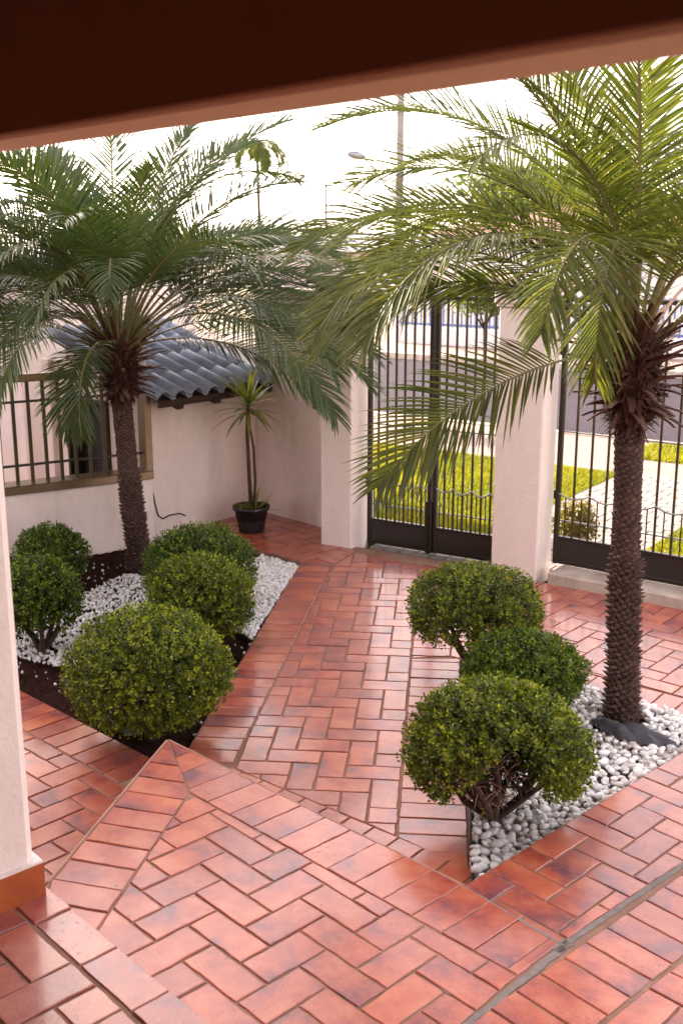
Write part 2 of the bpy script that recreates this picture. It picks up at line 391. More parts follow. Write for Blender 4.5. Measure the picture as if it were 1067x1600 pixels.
def courses(poly, ang, off=(0, 0), L=TL, W=TW, stag=0.5):
    ca, sa = math.cos(ang), math.sin(ang)
    uv = [((x-off[0])*ca+(y-off[1])*sa, -(x-off[0])*sa+(y-off[1])*ca) for x, y in poly]
    pu, pv = L+JT, W+JT; out = []
    for j in range(int(min(v for u, v in uv)/pv)-2, int(max(v for u, v in uv)/pv)+2):
        for i in range(int(min(u for u, v in uv)/pu)-2, int(max(u for u, v in uv)/pu)+2):
            u, v = (i+0.5+(stag if j % 2 else 0))*pu, (j+0.5)*pv
            out.append((off[0]+u*ca-v*sa, off[1]+u*sa+v*ca, ang, L, W))
    return out
def slab(name, polys, z0, z1, mat, **kw):
    b = MB()
    for p in polys: b.prism(ccw(p), z0, z1)
    return b.build(name, mat, kind='structure', **kw)

# wide ground under everything
g = MB(); g.add([(-400, -120, -0.20), (400, -120, -0.20), (400, 900, -0.20), (-400, 900, -0.20)], [(0, 1, 2, 3)])
g.build('ground', 'ground', kind='structure')

# --- courtyard path
TZ = -0.014
BL1, BL2 = (-0.717, 4.676), (-0.298, 7.745)
HL0, HL1 = (-0.483, 4.527), (-0.078, 7.60)
HR0, HR1 = (0.185, 3.50), (0.565, 7.66)
K1, K2 = (-0.746, 4.302), (0.423, 3.335)
path_base = [(-0.80, 4.45), (-0.60, 4.0), (0.40, 3.1), (0.46, 3.3), (0.675, 5.80), (0.75, 7.75), (0.05, 8.2), (-0.298, 7.745), (-0.717, 4.676)]
MZ = TZ+0.0085                                # top of the mortar, just below the tile faces
path = slab('path', [path_base], -0.16, MZ, 'mortar')
pA = R(-5.3)
kn = Vector((K2[0]-K1[0], K2[1]-K1[1], 0)).normalized(); kp = Vector((-kn.y, kn.x, 0))
def koff(t, d): return (K1[0]+kn.x*t+kp.x*d, K1[1]+kn.y*t+kp.y*d)
def line_x(p, q, y): return p[0]+(q[0]-p[0])*(y-p[1])/(q[1]-p[1])
# border course below the landing edge, then left soldier course, herringbone field, right soldier course
KB = 0.30
lay(path, header(koff(0.0, KB-0.115), koff(1.5, KB-0.115), 0.115, 1, 0.03) , [koff(0.05, KB-0.115), koff(1.43, KB-0.115), koff(1.40, KB), koff(0.09, KB)], TZ)
lay(path, [(r[0], r[1], pA) + r[3:] for r in header(BL1, BL2, 0.245, -1)], [BL1, BL2, HL1, (-0.488, 4.478), (-0.64, 4.33)], TZ)
fieldL = [(-0.488, 4.478), (0.22, 3.89), (line_x(HR0, HR1, 7.66), 7.66), (0.10, 7.99), HL1]
lay(path, herring(fieldL, pA, (0.19, 3.62)), fieldL, TZ)
er = [(0.22, 3.89), (0.483, 3.66), (0.673, 5.80), (line_x(HR0, HR1, 5.80), 5.80)]
lay(path, [(r[0], r[1], pA)+r[3:] for r in header((HR0[0], HR0[1]), (line_x(HR0, HR1, 5.9), 5.9), 0.285, -1, 0.05)], er, TZ)

# --- paving in front of the right gate
rb = [(line_x(HR0, HR1, 5.805), 5.805), (0.70, 5.79), (2.7, 4.22), (3.9, 5.4), (1.42, 7.22), (0.575, 7.68)]
yard = slab('yard_paving', [rb], -0.15, MZ-0.002, 'mortar')
e0, e1 = (0.66, 5.80), (2.7, 4.22)
lay(yard, header(e0, e1, 0.245, 1), [(0.62, 5.84), (2.7, 4.225), (2.85, 4.42), (0.66, 6.12)], TZ)
rb2 = [(0.44, 6.29), (2.85, 4.42), (3.3, 4.85), (3.3, 5.85), (1.42, 7.22), (0.575, 7.68)]
lay(yard, herring(rb2, R(50), (0.7, 6.0)), rb2, TZ)
lay(yard, [(0.52, 5.9+0.1235*k, pA) for k in range(-2, 4)], [(line_x(HR0, HR1, 5.80), 5.81), (0.62, 5.84), (0.66, 6.12), (0.445, 6.285)], TZ)

# --- alcove floor where the pot stands
al = [BL2, HL1, (0.11, 8.0), (0.05, 8.25), (-0.10, 8.72), (-0.74, 9.36), (-1.297, 8.677)]
alc = slab('alcove_paving', [al], -0.15, MZ-0.001, 'mortar_dark')
al1 = [BL2, (-0.13, 7.92), (-1.10, 8.91), (-1.297, 8.677)]
lay(alc, header((-1.297, 8.677), BL2, 0.245, 1), [BL2, (-0.12, 7.91), (-1.13, 8.87), (-1.297, 8.677)], TZ)
al2 = [(-0.12, 7.91), (0.10, 8.0), (0.05, 8.25), (-0.10, 8.72), (-0.74, 9.36), (-1.13, 8.87)]
lay(alc, herring(al2, R(-46), (-0.3, 8.0)), al2, TZ)
lay(alc, courses([BL2, HL1, (0.10, 8.0)], R(-46), BL2), [BL2, HL1, (0.10, 8.0), (-0.12, 7.91)], TZ)

# --- lower paving left of the landing
lf = [(-0.882, 4.585), (-2.9, 6.50), (-3.1, 5.0), (-2.0, 2.9), (-0.93, 2.9), (-0.70, 4.30)]
left = slab('side_paving', [lf], -0.15, MZ-0.001, 'mortar')
lay(left, header((-0.882, 4.585), (-2.9, 6.50), 0.245, 1, 0.02), [(-0.70, 4.41), (-2.9, 6.50), (-3.07, 6.32), (-0.86, 4.22)], TZ)
l2 = [(-0.86, 4.22), (-3.07, 6.32), (-3.0, 5.0), (-2.0, 3.0), (-0.93, 2.95), (-0.80, 3.9)]
lay(left, herring(l2, R(47), (-0.9, 4.3)), l2, TZ)

# --- raised landing, gently tilted down to the right
landing_poly = [K1, K2, (2.5, 5.52), (3.4, 4.6), (1.3, 1.6), (-0.1, 1.9), (-0.93, 2.80), (-0.98, 3.206)]
lb = MB()
for p in ([K1, K2, (0.2, 1.9), (-0.1, 1.9), (-0.93, 2.80), (-0.975, 3.206)], [K2, (2.5, 5.52), (3.4, 4.6), (1.3, 1.6), (0.2, 1.9)]):
    lb.prism(ccw(p), -0.30, MZ)
landing = lb.build('landing', 'mortar_dark', kind='structure', loc=(0, 0, 0.17), rot=(0, math.atan(0.07), 0))
S1, S2b = (-0.593, 3.856), (-0.79, 2.80)
K2in = (0.258, 3.16); NN = (0.70, 3.04); Nin = (0.535, 2.868); M3 = (0.338, 2.64); M4 = (-0.10, 2.15)
strip = [K1, (-0.966, 3.206), (-0.95, 2.97), S2b, S1]
def sheared(p0, d1, d2, n, w):      # parallelogram pieces stacked along d1, long along d2
    out = []
    for k in range(n): out.append((p0[0]+d1[0]*(k+0.5)*w+d2[0]*0.5, p0[1]+d1[1]*(k+0.5)*w+d2[1]*0.5))
    return out
lay(landing, [(-0.90+0.022*0, 3.02+0.128*k-0.0, R(-10), 0.62, TW+0.004) for k in range(-2, 12)], strip, TZ)
lay(landing, [(r[0], r[1], R(46))+(0.34, 0.1205) for r in header(K1, NN, 0.245, -1, 0.02)], [K1, K2, NN, Nin, S1], TZ)
A1 = [S1, Nin, M3, M4, (-0.33, 2.20), S2b]
lay(landing, herring(A1, R(46.5), (-0.593, 3.80)), A1, TZ)
B1 = [K2, (2.5, 5.52), (2.9, 5.15), NN]
lay(landing, herring(B1, R(46.5), (0.43, 3.35)), B1, TZ)
C1 = [(2.9, 5.13), (0.715, 3.03), (0.30, 2.575), (0.48, 2.44), (3.1, 4.95)]
lay(landing, header((2.9, 5.13), (0.30, 2.59), 0.245, 1), [(2.9, 5.12), (0.71, 3.02), (0.30, 2.575), (0.475, 2.405), (3.06, 4.94)], TZ)
C2 = [(3.06, 4.94), (0.475, 2.405), (0.9, 1.95), (3.2, 4.4)]
lay(landing, herring(C2, R(48), (0.5, 2.4)), C2, TZ)
C3 = [M4, M3, (0.475, 2.405), (0.2, 2.0)]
lay(landing, herring(C3, R(46.5), (0.3, 2.5)), C3, TZ)
# pale worn nosing along the landing's free edges
for p, q in ((K1, (-0.972, 3.206)), (K1, K2)):
    P, Q = Vector((*p, 0)), Vector((*q, 0)); d = (Q-P); L = d.length; d.normalize(); nn = Vector((d.y, -d.x, 0)) if q[0] < -0.9 else Vector((-d.y, d.x, 0))
    b = MB(); c = (P+Q)/2 + nn*0.004
    b.box((c.x, c.y, -0.055), (L, 0.010, 0.108), Matrix.Rotation(math.atan2(d.y, d.x), 3, 'Z'), 0.003)
    b.build('edge_trim', 'trim', landing)
# grey cement repairs in the joints
cem = MB(); rr = random.Random(5)
def cement_line(p, q, w, jag=0.006, n=None):
    P, Q = Vector((*p, 0)), Vector((*q, 0)); d = Q-P; L = d.length; d.normalize(); nn = Vector((-d.y, d.x, 0)); n = n or max(3, int(L/0.035))
    l, r_ = [], []
    for i in range(n+1):
        c = P+d*(L*i/n); l.append(c+nn*(w/2+rr.uniform(-jag, jag)*0.6)); r_.append(c-nn*(w/2+rr.uniform(-jag, jag)*0.6))
    vs = [(v.x, v.y, -0.0025) for v in l]+[(v.x, v.y, -0.0025) for v in r_]+[(v.x, v.y, TZ+0.001) for v in l]+[(v.x, v.y, TZ+0.001) for v in r_]
    m = n+1; fs = []
    for i in range(n): fs += [(i, m+i, m+i+1, i+1), (2*m+i, i, i+1, 2*m+i+1), (m+i, 3*m+i, 3*m+i+1, m+i+1)]
    cem.add(vs, fs)
cement_line((0.712, 3.03), (0.34, 2.625), 0.021, 0.005); cement_line((0.335, 2.62), (-0.1, 2.14), 0.017, 0.005)
cement_line((0.71, 3.04), (2.9, 5.14), 0.020, 0.004)
cement_line((0.425, 3.325), (0.70, 3.045), 0.013, 0.003)
cement_line((0.675, 3.005), (0.73, 3.055), 0.035, 0.012); cement_line((0.30, 2.80), (0.36, 2.745), 0.022, 0.01)
cement_line((-0.33, 3.58), (-0.22, 3.68), 0.020, 0.009); cement_line((-0.22, 3.69), (0.06, 3.42), 0.020, 0.009); cement_line((0.10, 3.36), (0.16, 3.31), 0.028, 0.009)
cement_line((-0.30, 3.42), (-0.22, 3.47), 0.018, 0.007); 
cem.build('cement_repair', 'cement', landing)

# --- porch floor with its bullnose edge course
PZ = 0.42
nd = Vector((math.cos(R(-46.7)), math.sin(R(-46.7)), 0)); nin = Vector((nd.y, -nd.x, 0)) if Vector((nd.y, -nd.x)).dot(Vector((-0.7, -0.7))) > 0 else Vector((-nd.y, nd.x, 0))
N0 = Vector((-0.879, 2.894, 0))
def PN(t, d): q = N0+nd*t+nin*d; return (q.x, q.y)
porch = slab('porch_floor', [[PN(-1.6, 0.006), PN(3.4, 0.006), PN(3.4, 3.6), PN(-1.6, 3.6)]], -0.15, PZ-0.006, 'mortar_dark')
aP = math.atan2(nd.y, nd.x)
lay(porch, [(*PN(0.02+k*0.2475, 0.0595), aP, 0.2395, TW) for k in range(-4, 9)], [PN(-1.0, 0), PN(2.2, 0), PN(2.2, 0.1235), PN(-1.0, 0.1235)], PZ-0.014, gap=0.001)
pf = [PN(-1.0, 0.1235), PN(2.2, 0.1235), PN(2.2, 1.25), PN(-1.0, 1.25)]
lay(porch, herring(pf, aP, PN(0.12, 0.25)), pf, PZ-0.014)
slab('porch_floor', [[PN(-1.0, 1.256), PN(2.2, 1.255), PN(2.2, 3.59), PN(-1.0, 3.59)]], PZ-0.0055, PZ-0.001, 'skirt')

# ------------------------------------------------------------------ planting beds
def bed_sheet(name, poly, z, amp, cell, mat):
    """soil sheet: grid clipped roughly to a polygon, with a skirt below the paving edge"""
    poly = ccw(poly); xs = [p[0] for p in poly]; ys = [p[1] for p in poly]; b = MB(); idx = {}
    nx = int((max(xs)-min(xs))/cell)+2; ny = int((max(ys)-min(ys))/cell)+2
    rr = random.Random(11); hh = {}
    vs = []; fs = []
    def inside(x, y): return all((poly[(k+1) % len(poly)][0]-poly[k][0])*(y-poly[k][1])-(poly[(k+1) % len(poly)][1]-poly[k][1])*(x-poly[k][0]) >= -0.03 for k in range(len(poly)))
    for i in range(nx):
        for j in range(ny):
            x, y = min(xs)+i*cell, min(ys)+j*cell
            if inside(x, y):
                idx[i, j] = len(vs); vs.append((x+rr.uniform(-.3, .3)*cell, y+rr.uniform(-.3, .3)*cell, z+amp*(0.6*math.sin(x*5.1+y*2.2)*math.sin(y*4.3-x)+rr.uniform(-.5, .5))))
    for (i, j), k in idx.items():
        if (i+1, j) in idx and (i, j+1) in idx and (i+1, j+1) in idx: fs.append((k, idx[i+1, j], idx[i+1, j+1], idx[i, j+1]))
    return obj(name, mesh(name, vs, fs, mat, True), kind='structure')
bedL_poly = [(-0.80, 4.40), BL1, BL2, (-1.297, 8.677), (-1.60, 8.45), (-3.3, 7.45), (-2.95, 6.53), (-0.882, 4.585)]
bedL = bed_sheet('planting_bed', [(-0.70, 4.40), (-0.70, 4.68), (-0.285, 7.75), (-1.30, 8.72), (-1.60, 8.50), (-3.4, 7.45), (-2.98, 6.55), (-0.9, 4.5)], -0.035, 0.022, 0.035, 'soil')
bedR = bed_sheet('planting_bed', [(0.44, 3.30), (0.67, 5.79), (1.95, 4.80), (1.9, 4.85)], 0.012, 0.008, 0.04, 'soil')
# soil crumbs
cr = MB(); rr = random.Random(21)
def inpoly(x, y, poly):
    c = False; n = len(poly)
    for i in range(n):
        a, b = poly[i], poly[(i+1) % n]
        if (a[1] > y) != (b[1] > y) and x < (b[0]-a[0])*(y-a[1])/(b[1]-a[1])+a[0]: c = not c
    return c
for _ in range(5200):
    x, y = rr.uniform(-2.9, -0.3), rr.uniform(4.4, 8.6)
    if not inpoly(x, y, bedL_poly): continue
    s = rr.uniform(0.004, 0.014); c = Vector((x, y, -0.028+rr.uniform(-0.006, 0.012)))
    vs = [c+Vector((rr.uniform(-1, 1), rr.uniform(-1, 1), rr.uniform(-0.7, 1)))*s for _ in range(4)]
    cr.add(vs, [(0, 1, 2), (0, 3, 1), (1, 3, 2), (0, 2, 3)])
cr.build('soil_crumbs', 'soil', bedL, kind='stuff')
# timber and sheet edging between path and right bed
ed = MB()
for p, q in (((0.462, 3.40), (0.678, 5.79)),):
    P, Q = Vector((*p, 0)), Vector((*q, 0)); d = Q-P; L = d.length; c = (P+Q)/2
    ed.box((c.x+0.004, c.y, -0.005), (L, 0.010, 0.085), Matrix.Rotation(math.atan2(d.y, d.x), 3, 'Z'), 0.003)
ed.build('bed_edging', 'black', label='thin dark edging strip between brick path and white pebbles', cat='edging')

# pebbles
def pebble_mesh(rr, tone=0.0):
    a, b, c = rr.uniform(0.8, 1.35), rr.uniform(0.6, 0.95), rr.uniform(0.42, 0.70)
    vs = []; fs = []; nu, nv = 8, 5
    ph = [rr.uniform(0, 6.28) for _ in range(4)]
    vs.append(Vector((0, 0, -c)))
    for j in range(1, nv):
        t = math.pi*j/nv
        for i in range(nu):
            u = 2*math.pi*i/nu; k = 1+0.17*math.sin(2*u+ph[0])*math.sin(t+ph[1])+0.11*math.sin(3*u+ph[2]+2*t)
            ex = lambda q: math.copysign(abs(q)**0.85, q)
            vs.append(Vector((a*k*ex(math.sin(t)*math.cos(u)), b*k*ex(math.sin(t)*math.sin(u)), -c*ex(math.cos(t)))))
    vs.append(Vector((0, 0, c))); L = len(vs)-1
    for i in range(nu):
        j = (i+1) % nu; fs.append((0, 1+j, 1+i)); fs.append((L, L-nu+i, L-nu+j))
        for r_ in range(nv-2): fs.append((1+r_*nu+i, 1+r_*nu+j, 1+(r_+1)*nu+j, 1+(r_+1)*nu+i))
    return vs, fs
rp = random.Random(33)
pv = [pebble_mesh(rp) for _ in range(10)]
pme = [mesh('pebble', v, f, 'pebble', True, [rp.random()]*len(v)) for v, f in pv]
def scatter(poly, spacing, count, rr, jit=0.7, reject=None):
    pts = []; grid = {}; cs = spacing
    xs = [p[0] for p in poly]; ys = [p[1] for p in poly]
    for _ in range(count):
        x, y = rr.uniform(min(xs), max(xs)), rr.uniform(min(ys), max(ys))
        if not inpoly(x, y, poly) or (reject and reject(x, y)): continue
        k = (int(x/cs), int(y/cs)); ok = True
        for i in (-1, 0, 1):
            for j in (-1, 0, 1):
                for q in grid.get((k[0]+i, k[1]+j), ()):
                    if (q[0]-x)**2+(q[1]-y)**2 < spacing**2: ok = False; break
        if ok: grid.setdefault(k, []).append((x, y)); pts.append((x, y))
    return pts
PALM_R = (1.364, 4.905)
bedR_in = [(0.475, 3.40), (0.70, 5.72), (1.83, 4.84)]
def land_z(x): return 0.17-0.07*x
rj = lambda x, y: (x-PALM_R[0])**2+(y-PALM_R[1])**2 < 0.115**2
under = scatter(bedR_in, 0.030, 30000, rp, reject=rj)
pb = MB()
for x, y in under:
    v, f = rp.choice(pv); s = rp.uniform(0.014, 0.024); rt = Euler((rp.uniform(-.5, .5), rp.uniform(-.5, .5), rp.uniform(0, 6.28))).to_matrix()
    pb.add([rt @ (q*s)+Vector((x, y, 0.024)) for q in v], f, rp.random())
top = scatter(bedR_in, 0.034, 60000, rp, reject=rj)
def seen(p):  # stones nearest the porch first
    return (p[0]-0.3)**2*0.6+(p[1]-2.2)**2
vis = [p for p in top if (p[0]-0.63) > -0.2]
vis.sort(key=lambda p: math.hypot(*p))
chosen = [p for p in vis if p[1] < 5.35 and not (p[1] > 4.35 and p[0] < 1.0)][:300]; cs_ = set(chosen)
for x, y in top:
    s = rp.uniform(0.014, 0.021) if rp.random() < 0.72 else rp.uniform(0.020, 0.027); z = 0.044+rp.uniform(-0.006, 0.010)
    e = (rp.uniform(-.6, .6), rp.uniform(-.6, .6), rp.uniform(0, 6.28))
    if (x, y) in cs_:
        o = obj('pebble', rp.choice(pme), bedR, (x, y, z), e); o.scale = (s, s, s)
    else:
        v, f = rp.choice(pv); rt = Euler(e).to_matrix(); pb.add([rt @ (q*s)+Vector((x, y, z)) for q in v], f, rp.random())
pb.build('pebbles', 'pebble', bedR, True, True, kind='stuff')
# white chips in the left bed: a winding band and a dense patch at the far corner
bandP = [(-2.05, 5.95), (-1.25, 5.55), (-1.28, 6.20), (-0.93, 6.9), (-1.15, 7.35), (-1.55, 7.45), (-1.75, 7.0), (-2.45, 6.5)]
cornP = [(-0.315, 7.66), (-0.60, 7.93), (-0.95, 7.45), (-0.95, 6.9), (-0.54, 6.15)]
pl = MB(); PALM_L = (-1.455, 7.614)
def chips(poly, spacing, count, smin, smax, thin=0.0):
    for x, y in scatter(poly, spacing, count, rp):
        if rp.random() < thin: continue
        v, f = rp.choice(pv); s = rp.uniform(smin, smax); rt = Euler((rp.uniform(-.6, .6), rp.uniform(-.6, .6), rp.uniform(0, 6.28))).to_matrix()
        pl.add([rt @ (q*s)+Vector((x, y, -0.020+s*0.5+rp.uniform(-.004, .008))) for q in v], f, rp.random())
chips(cornP, 0.017, 60000, 0.009, 0.017); chips(cornP, 0.03, 20000, 0.012, 0.02)
chips(bandP, 0.018, 70000, 0.007, 0.016, 0.25)
chips([(-0.80, 4.7), (-0.71, 4.75), (-0.33, 7.6), (-0.6, 7.0), (-0.75, 5.6)], 0.06, 4000, 0.006, 0.014, 0.35)
chips([(-2.6, 6.4), (-1.0, 4.9), (-0.75, 5.3), (-1.0, 7.8), (-2.2, 7.7)], 0.06, 9000, 0.003, 0.011, 0.3)
pl.build('white_chips', 'pebble', bedL, True, True, kind='stuff')

# black weed cloth lying at the palms
def cloth(name, cx, cy, z, rx, ry, rot, hump, seed, label):
    rr = random.Random(seed); n = 16; vs = []; fs = []; ph = [rr.uniform(0, 6.28) for _ in range(6)]
    for i in range(n):
        for j in range(n):
            u, v = 2*i/(n-1)-1, 2*j/(n-1)-1
            uu, vv = u*math.sqrt(1-v*v*0.45), v*math.sqrt(1-u*u*0.45)
            k = 1+0.12*math.sin(3*math.atan2(v, u)+ph[0])+0.07*math.sin(7*math.atan2(v, u)+ph[3])
            x, y = rx*uu*k, ry*vv*k; r2 = min(1, u*u+v*v)
            h = hump*(1-r2)**0.8+0.016*math.sin(7*u+4*v+ph[1])*(1-r2*0.6)+0.011*abs(math.sin(9*v-5*u+ph[2]))
            vs.append((x*math.cos(rot)-y*math.sin(rot), x*math.sin(rot)+y*math.cos(rot), h))
    for i in range(n-1):
        for j in range(n-1): k = i*n+j; fs.append((k, k+n, k+n+1, k+1))
    o = obj(name, mesh(name, vs, fs, 'cloth', True), None, (cx, cy, z), label=label, cat='weed cloth', group='scraps of weed cloth')
    md = o.modifiers.new('s', 'SOLIDIFY'); md.thickness = 0.003; return o
cloth('weed_cloth', 1.36, 4.70, 0.052, 0.19, 0.075, R(-38), 0.04, 2, 'crumpled dark weed cloth at the foot of the right palm')
cloth('weed_cloth', -1.13, 6.98, -0.008, 0.14, 0.10, R(10), 0.012, 3, 'flat dark cloth scrap among white chips left of shrubs')
cloth('weed_cloth', -1.00, 7.36, -0.010, 0.12, 0.09, R(40), 0.012, 4, 'dark cloth scrap beside the left palm trunk')
cloth('weed_cloth', -1.06, 4.93, -0.010, 0.16, 0.07, R(-30), 0.02, 6, 'grey cloth scrap in the soil under the nearest left shrub')

# ------------------------------------------------------------------ walls, pillars, gates
def rotz(v): return Matrix.Rotation(math.atan2(v.y, v.x), 3, 'Z')
def wall(name, p, q, thick, z0, z1, mat, side=1, **kw):
    """upright wall whose visible face runs p->q, body on the given side"""
    P, Q = Vector((*p, 0)), Vector((*q, 0)); d = (Q-P); L = d.length; d.normalize(); nn = Vector((-d.y, d.x, 0))*side
    c = (P+Q)/2+nn*thick/2; b = MB(); b.box((c.x, c.y, (z0+z1)/2), (L, thick, z1-z0), rotz(d), 0.006)
    return b.build(name, mat, **kw)
C_, D_ = (-0.74, 9.34), (-1.52, 8.41)
# gatepost pillars
def pillar(corner, ang, w, d, h, label):
    """corner = foot of the front edge between the two seen faces; ang = direction of the front face running left"""
    u = Vector((math.cos(ang), math.sin(ang), 0)); v = Vector((-u.y, u.x, 0))
    if v.y < 0: v = -v
    c = Vector((*corner, 0))+u*w/2+v*d/2
    t = thing('gate_pillar', c, label, 'pillar', 'gate pillars', math.atan2(u.y, u.x))
    MB().box((0, 0, (h-0.18)/2-0.03), (w, d, h-0.12), None, 0.008).build('shaft', 'pillar', t)
    MB().box((0, 0, h-0.165), (w+0.03, d+0.03, 0.018), None, 0.004).box((0, 0, h-0.105), (w+0.055, d+0.055, 0.10), None, 0.008).build('moulding', 'wall', t)
    m = MB(); m.box((0, 0, h-0.02), (w+0.15, d+0.15, 0.06), None, 0.008)
    k = len(m.v); hw, hd = w/2+0.07, d/2+0.07
    m.add([(-hw, -hd, h+0.01), (hw, -hd, h+0.01), (hw, hd, h+0.01), (-hw, hd, h+0.01), (-0.05, -0.05, h+0.045), (0.05, -0.05, h+0.045), (0.05, 0.05, h+0.045), (-0.05, 0.05, h+0.045)], [(0,1,5,4),(1,2,6,5),(2,3,7,6),(3,0,4,7),(4,5,6,7)])
    m.build('cap', 'curb', t); return t
pillar((0.072, 8.094), R(180-30), 0.27, 0.24, 2.05, 'white stucco pillar left of the brown double gate, beside the alcove')
pillar((1.354, 7.272), R(180-33), 0.345, 0.26, 2.05, 'wide white stucco pillar standing between the two brown gates')

def bar_gate(p, q, z0, h, n, label, double, lockx=None):
    P, Q = Vector((*p, 0)), Vector((*q, 0)); d = Q-P; L = d.length
    t = thing('gate', P, label, 'gate', 'iron gates', math.atan2(d.y, d.x))
    leafs = [(0, L)] if not double else [(0, L/2-0.004), (L/2+0.004, L)]
    for (x0, x1) in leafs:
        MB().box(((x0+x1)/2, 0, z0+0.105), (x1-x0-0.012, 0.018, 0.155), None, 0.003).build('panel', 'panel', t)
        MB().box(((x0+x1)/2, 0, z0+0.018), (x1-x0-0.01, 0.03, 0.03), None, 0.003).build('bottom_rail', 'iron', t)
        MB().box(((x0+x1)/2, 0, z0+0.193), (x1-x0-0.01, 0.032, 0.022), None, 0.003).build('panel_rail', 'iron', t)
        for x in (x0+0.018, x1-0.018): MB().box((x, 0, z0+h/2), (0.034, 0.034, h), None, 0.004).build('stile', 'iron', t)
        for zz in (0.315, 0.945, h-0.02): MB().box(((x0+x1)/2, 0.006, z0+zz), (x1-x0-0.07, 0.010 if zz < 1.5 else 0.03, 0.010 if zz < 1.5 else 0.03), None, 0.002).build('rail', 'grey_metal' if zz < 1.5 else 'iron', t)
        m = n if not double else n//2; sp = (x1-x0-0.036)/m
        bar = MB().box((0, 0, 0), (0.015, 0.015, h-0.22), None, 0.002).me('bar', 'bar_bronze')
        for k in range(1, m): obj('bar', bar, t, (x0+0.018+sp*k, 0, z0+0.20+(h-0.22)/2))
        sb = MB().box((0, 0, 0), (0.008, 0.008, 0.29), None, 0.001).me('short_bar', 'iron')
        for k in range(m): obj('short_bar', sb, t, (x0+0.018+sp*(k+0.5), 0, z0+0.20+0.145))
        pts = []
        for i in range(m*6+1):
            u = i/(m*6)*m; ph = (u/2) % 1.0; pts.append((x0+0.018+sp*u, -0.012, z0+0.515-0.035*math.sin(math.pi*ph)))
        MB().tube(pts, 0.006, 6).build('scroll_rail', 'grey_metal', t, True)
        for zz in (0.5, 1.5):
            MB().tube([(x0+0.0 if x0 == 0 else x1, -0.012, z0+zz-0.03), (x0+0.0 if x0 == 0 else x1, -0.012, z0+zz+0.03)], 0.012, 8).build('hinge', 'iron', t)
    if double:
        MB().box((L/2-0.015, -0.026, z0+0.20), (0.05, 0.03, 0.40), None, 0.004).build('bolt_housing', 'iron', t)
        MB().tube([(L/2-0.015, -0.045, z0-0.0), (L/2-0.015, -0.045, z0+0.30)], 0.009, 8).build('drop_bolt', 'iron', t)
        MB().box((L/2+0.01, -0.02, z0+1.02), (0.10, 0.03, 0.13), None, 0.006).build('lock', 'black', t)
    return t
bar_gate((0.205, 8.245), (1.16, 7.655), 0.01, 1.92, 14, 'brown iron double gate between the two white pillars', True)
bar_gate((1.50, 7.43), (3.60, 5.86), 0.085, 1.86, 22, 'brown iron gate on the pale kerb, behind the right palm', False)
# kerb below the right gate
kd = (Vector((3.6, 5.62, 0))-Vector((1.42, 7.205, 0)))
kb = MB(); kl = kd.length; kdn = kd.normalized(); kc = (Vector((3.6, 5.62, 0))+Vector((1.42, 7.205, 0)))/2+Vector((-kdn.y, kdn.x, 0))*0.16
kb.box((kc.x, kc.y, 0.015), (kl, 0.32, 0.13), rotz(kdn), 0.012)
kb.build('kerb', 'curb', kind='structure')
# threshold stones under the double gate
th = MB()
tp0, tp1 = Vector((0.22, 8.16, 0)), Vector((1.10, 7.60, 0)); td = (tp1-tp0); tl = td.length; td.normalize(); tn = Vector((-td.y, td.x, 0))
th.prism(ccw([(q.x, q.y) for q in (tp0-tn*0.03, tp1-tn*0.03, tp1+tn*0.30, tp0+tn*0.30)]), -0.14, -0.016)
thr = th.build('threshold', 'mortar', kind='structure')
for k in range(8):
    c = tp0+td*(tl*(k+0.5)/8)+tn*0.135
    o = MB().box((0, 0, 0), (tl/8-0.012, 0.30, 0.02), None, 0.003).build('slab', 'sett', thr); o.location = (c.x, c.y, -0.008); o.rotation_euler = (0, 0, math.atan2(td.y, td.x))

# alcove wall and small tiled outhouse
w3 = wall('alcove_wall', C_, (0.16, 8.41), 0.14, -0.15, 1.88, 'wall', 1, label='white alcove wall running from the corner to the gate pillar', cat='wall')
MB().box((0, 0, 0), (0.5, 0.2, 0.05), None, 0.006)
cd = Vector((0.90, -0.93, 0)).normalized(); cc = (Vector((*C_, 0))+Vector((0.16, 8.41, 0)))/2+Vector((-cd.y, cd.x, 0))*0.07
MB().box((cc.x, cc.y, 1.905), (1.33, 0.20, 0.05), rotz(cd), 0.006).build('coping', 'curb', w3)
# dark letter slot box on the alcove wall by the pillar
bx = Vector((-0.185, 8.765, 1.12))
t = thing('wall_box', bx, 'slim dark box fixed high on the alcove wall beside the pillar', 'wall box', None, math.atan2(cd.y, cd.x))
MB().box((0, -0.028, 0), (0.045, 0.05, 0.26), None, 0.006).build('housing', 'black', t)
MB().box((0, -0.056, 0), (0.025, 0.008, 0.20), None, 0.002).build('front_plate', 'iron', t)

uh = (Vector((*C_, 0))-Vector((*D_, 0))); hl = uh.length; uh.normalize(); un = Vector((uh.y, -uh.x, 0))   # un points into the court
oh = thing('outhouse', Vector((*D_, 0)), 'small white outhouse with blue grey tiled roof behind the left palm', 'outhouse', None, math.atan2(uh.y, uh.x))
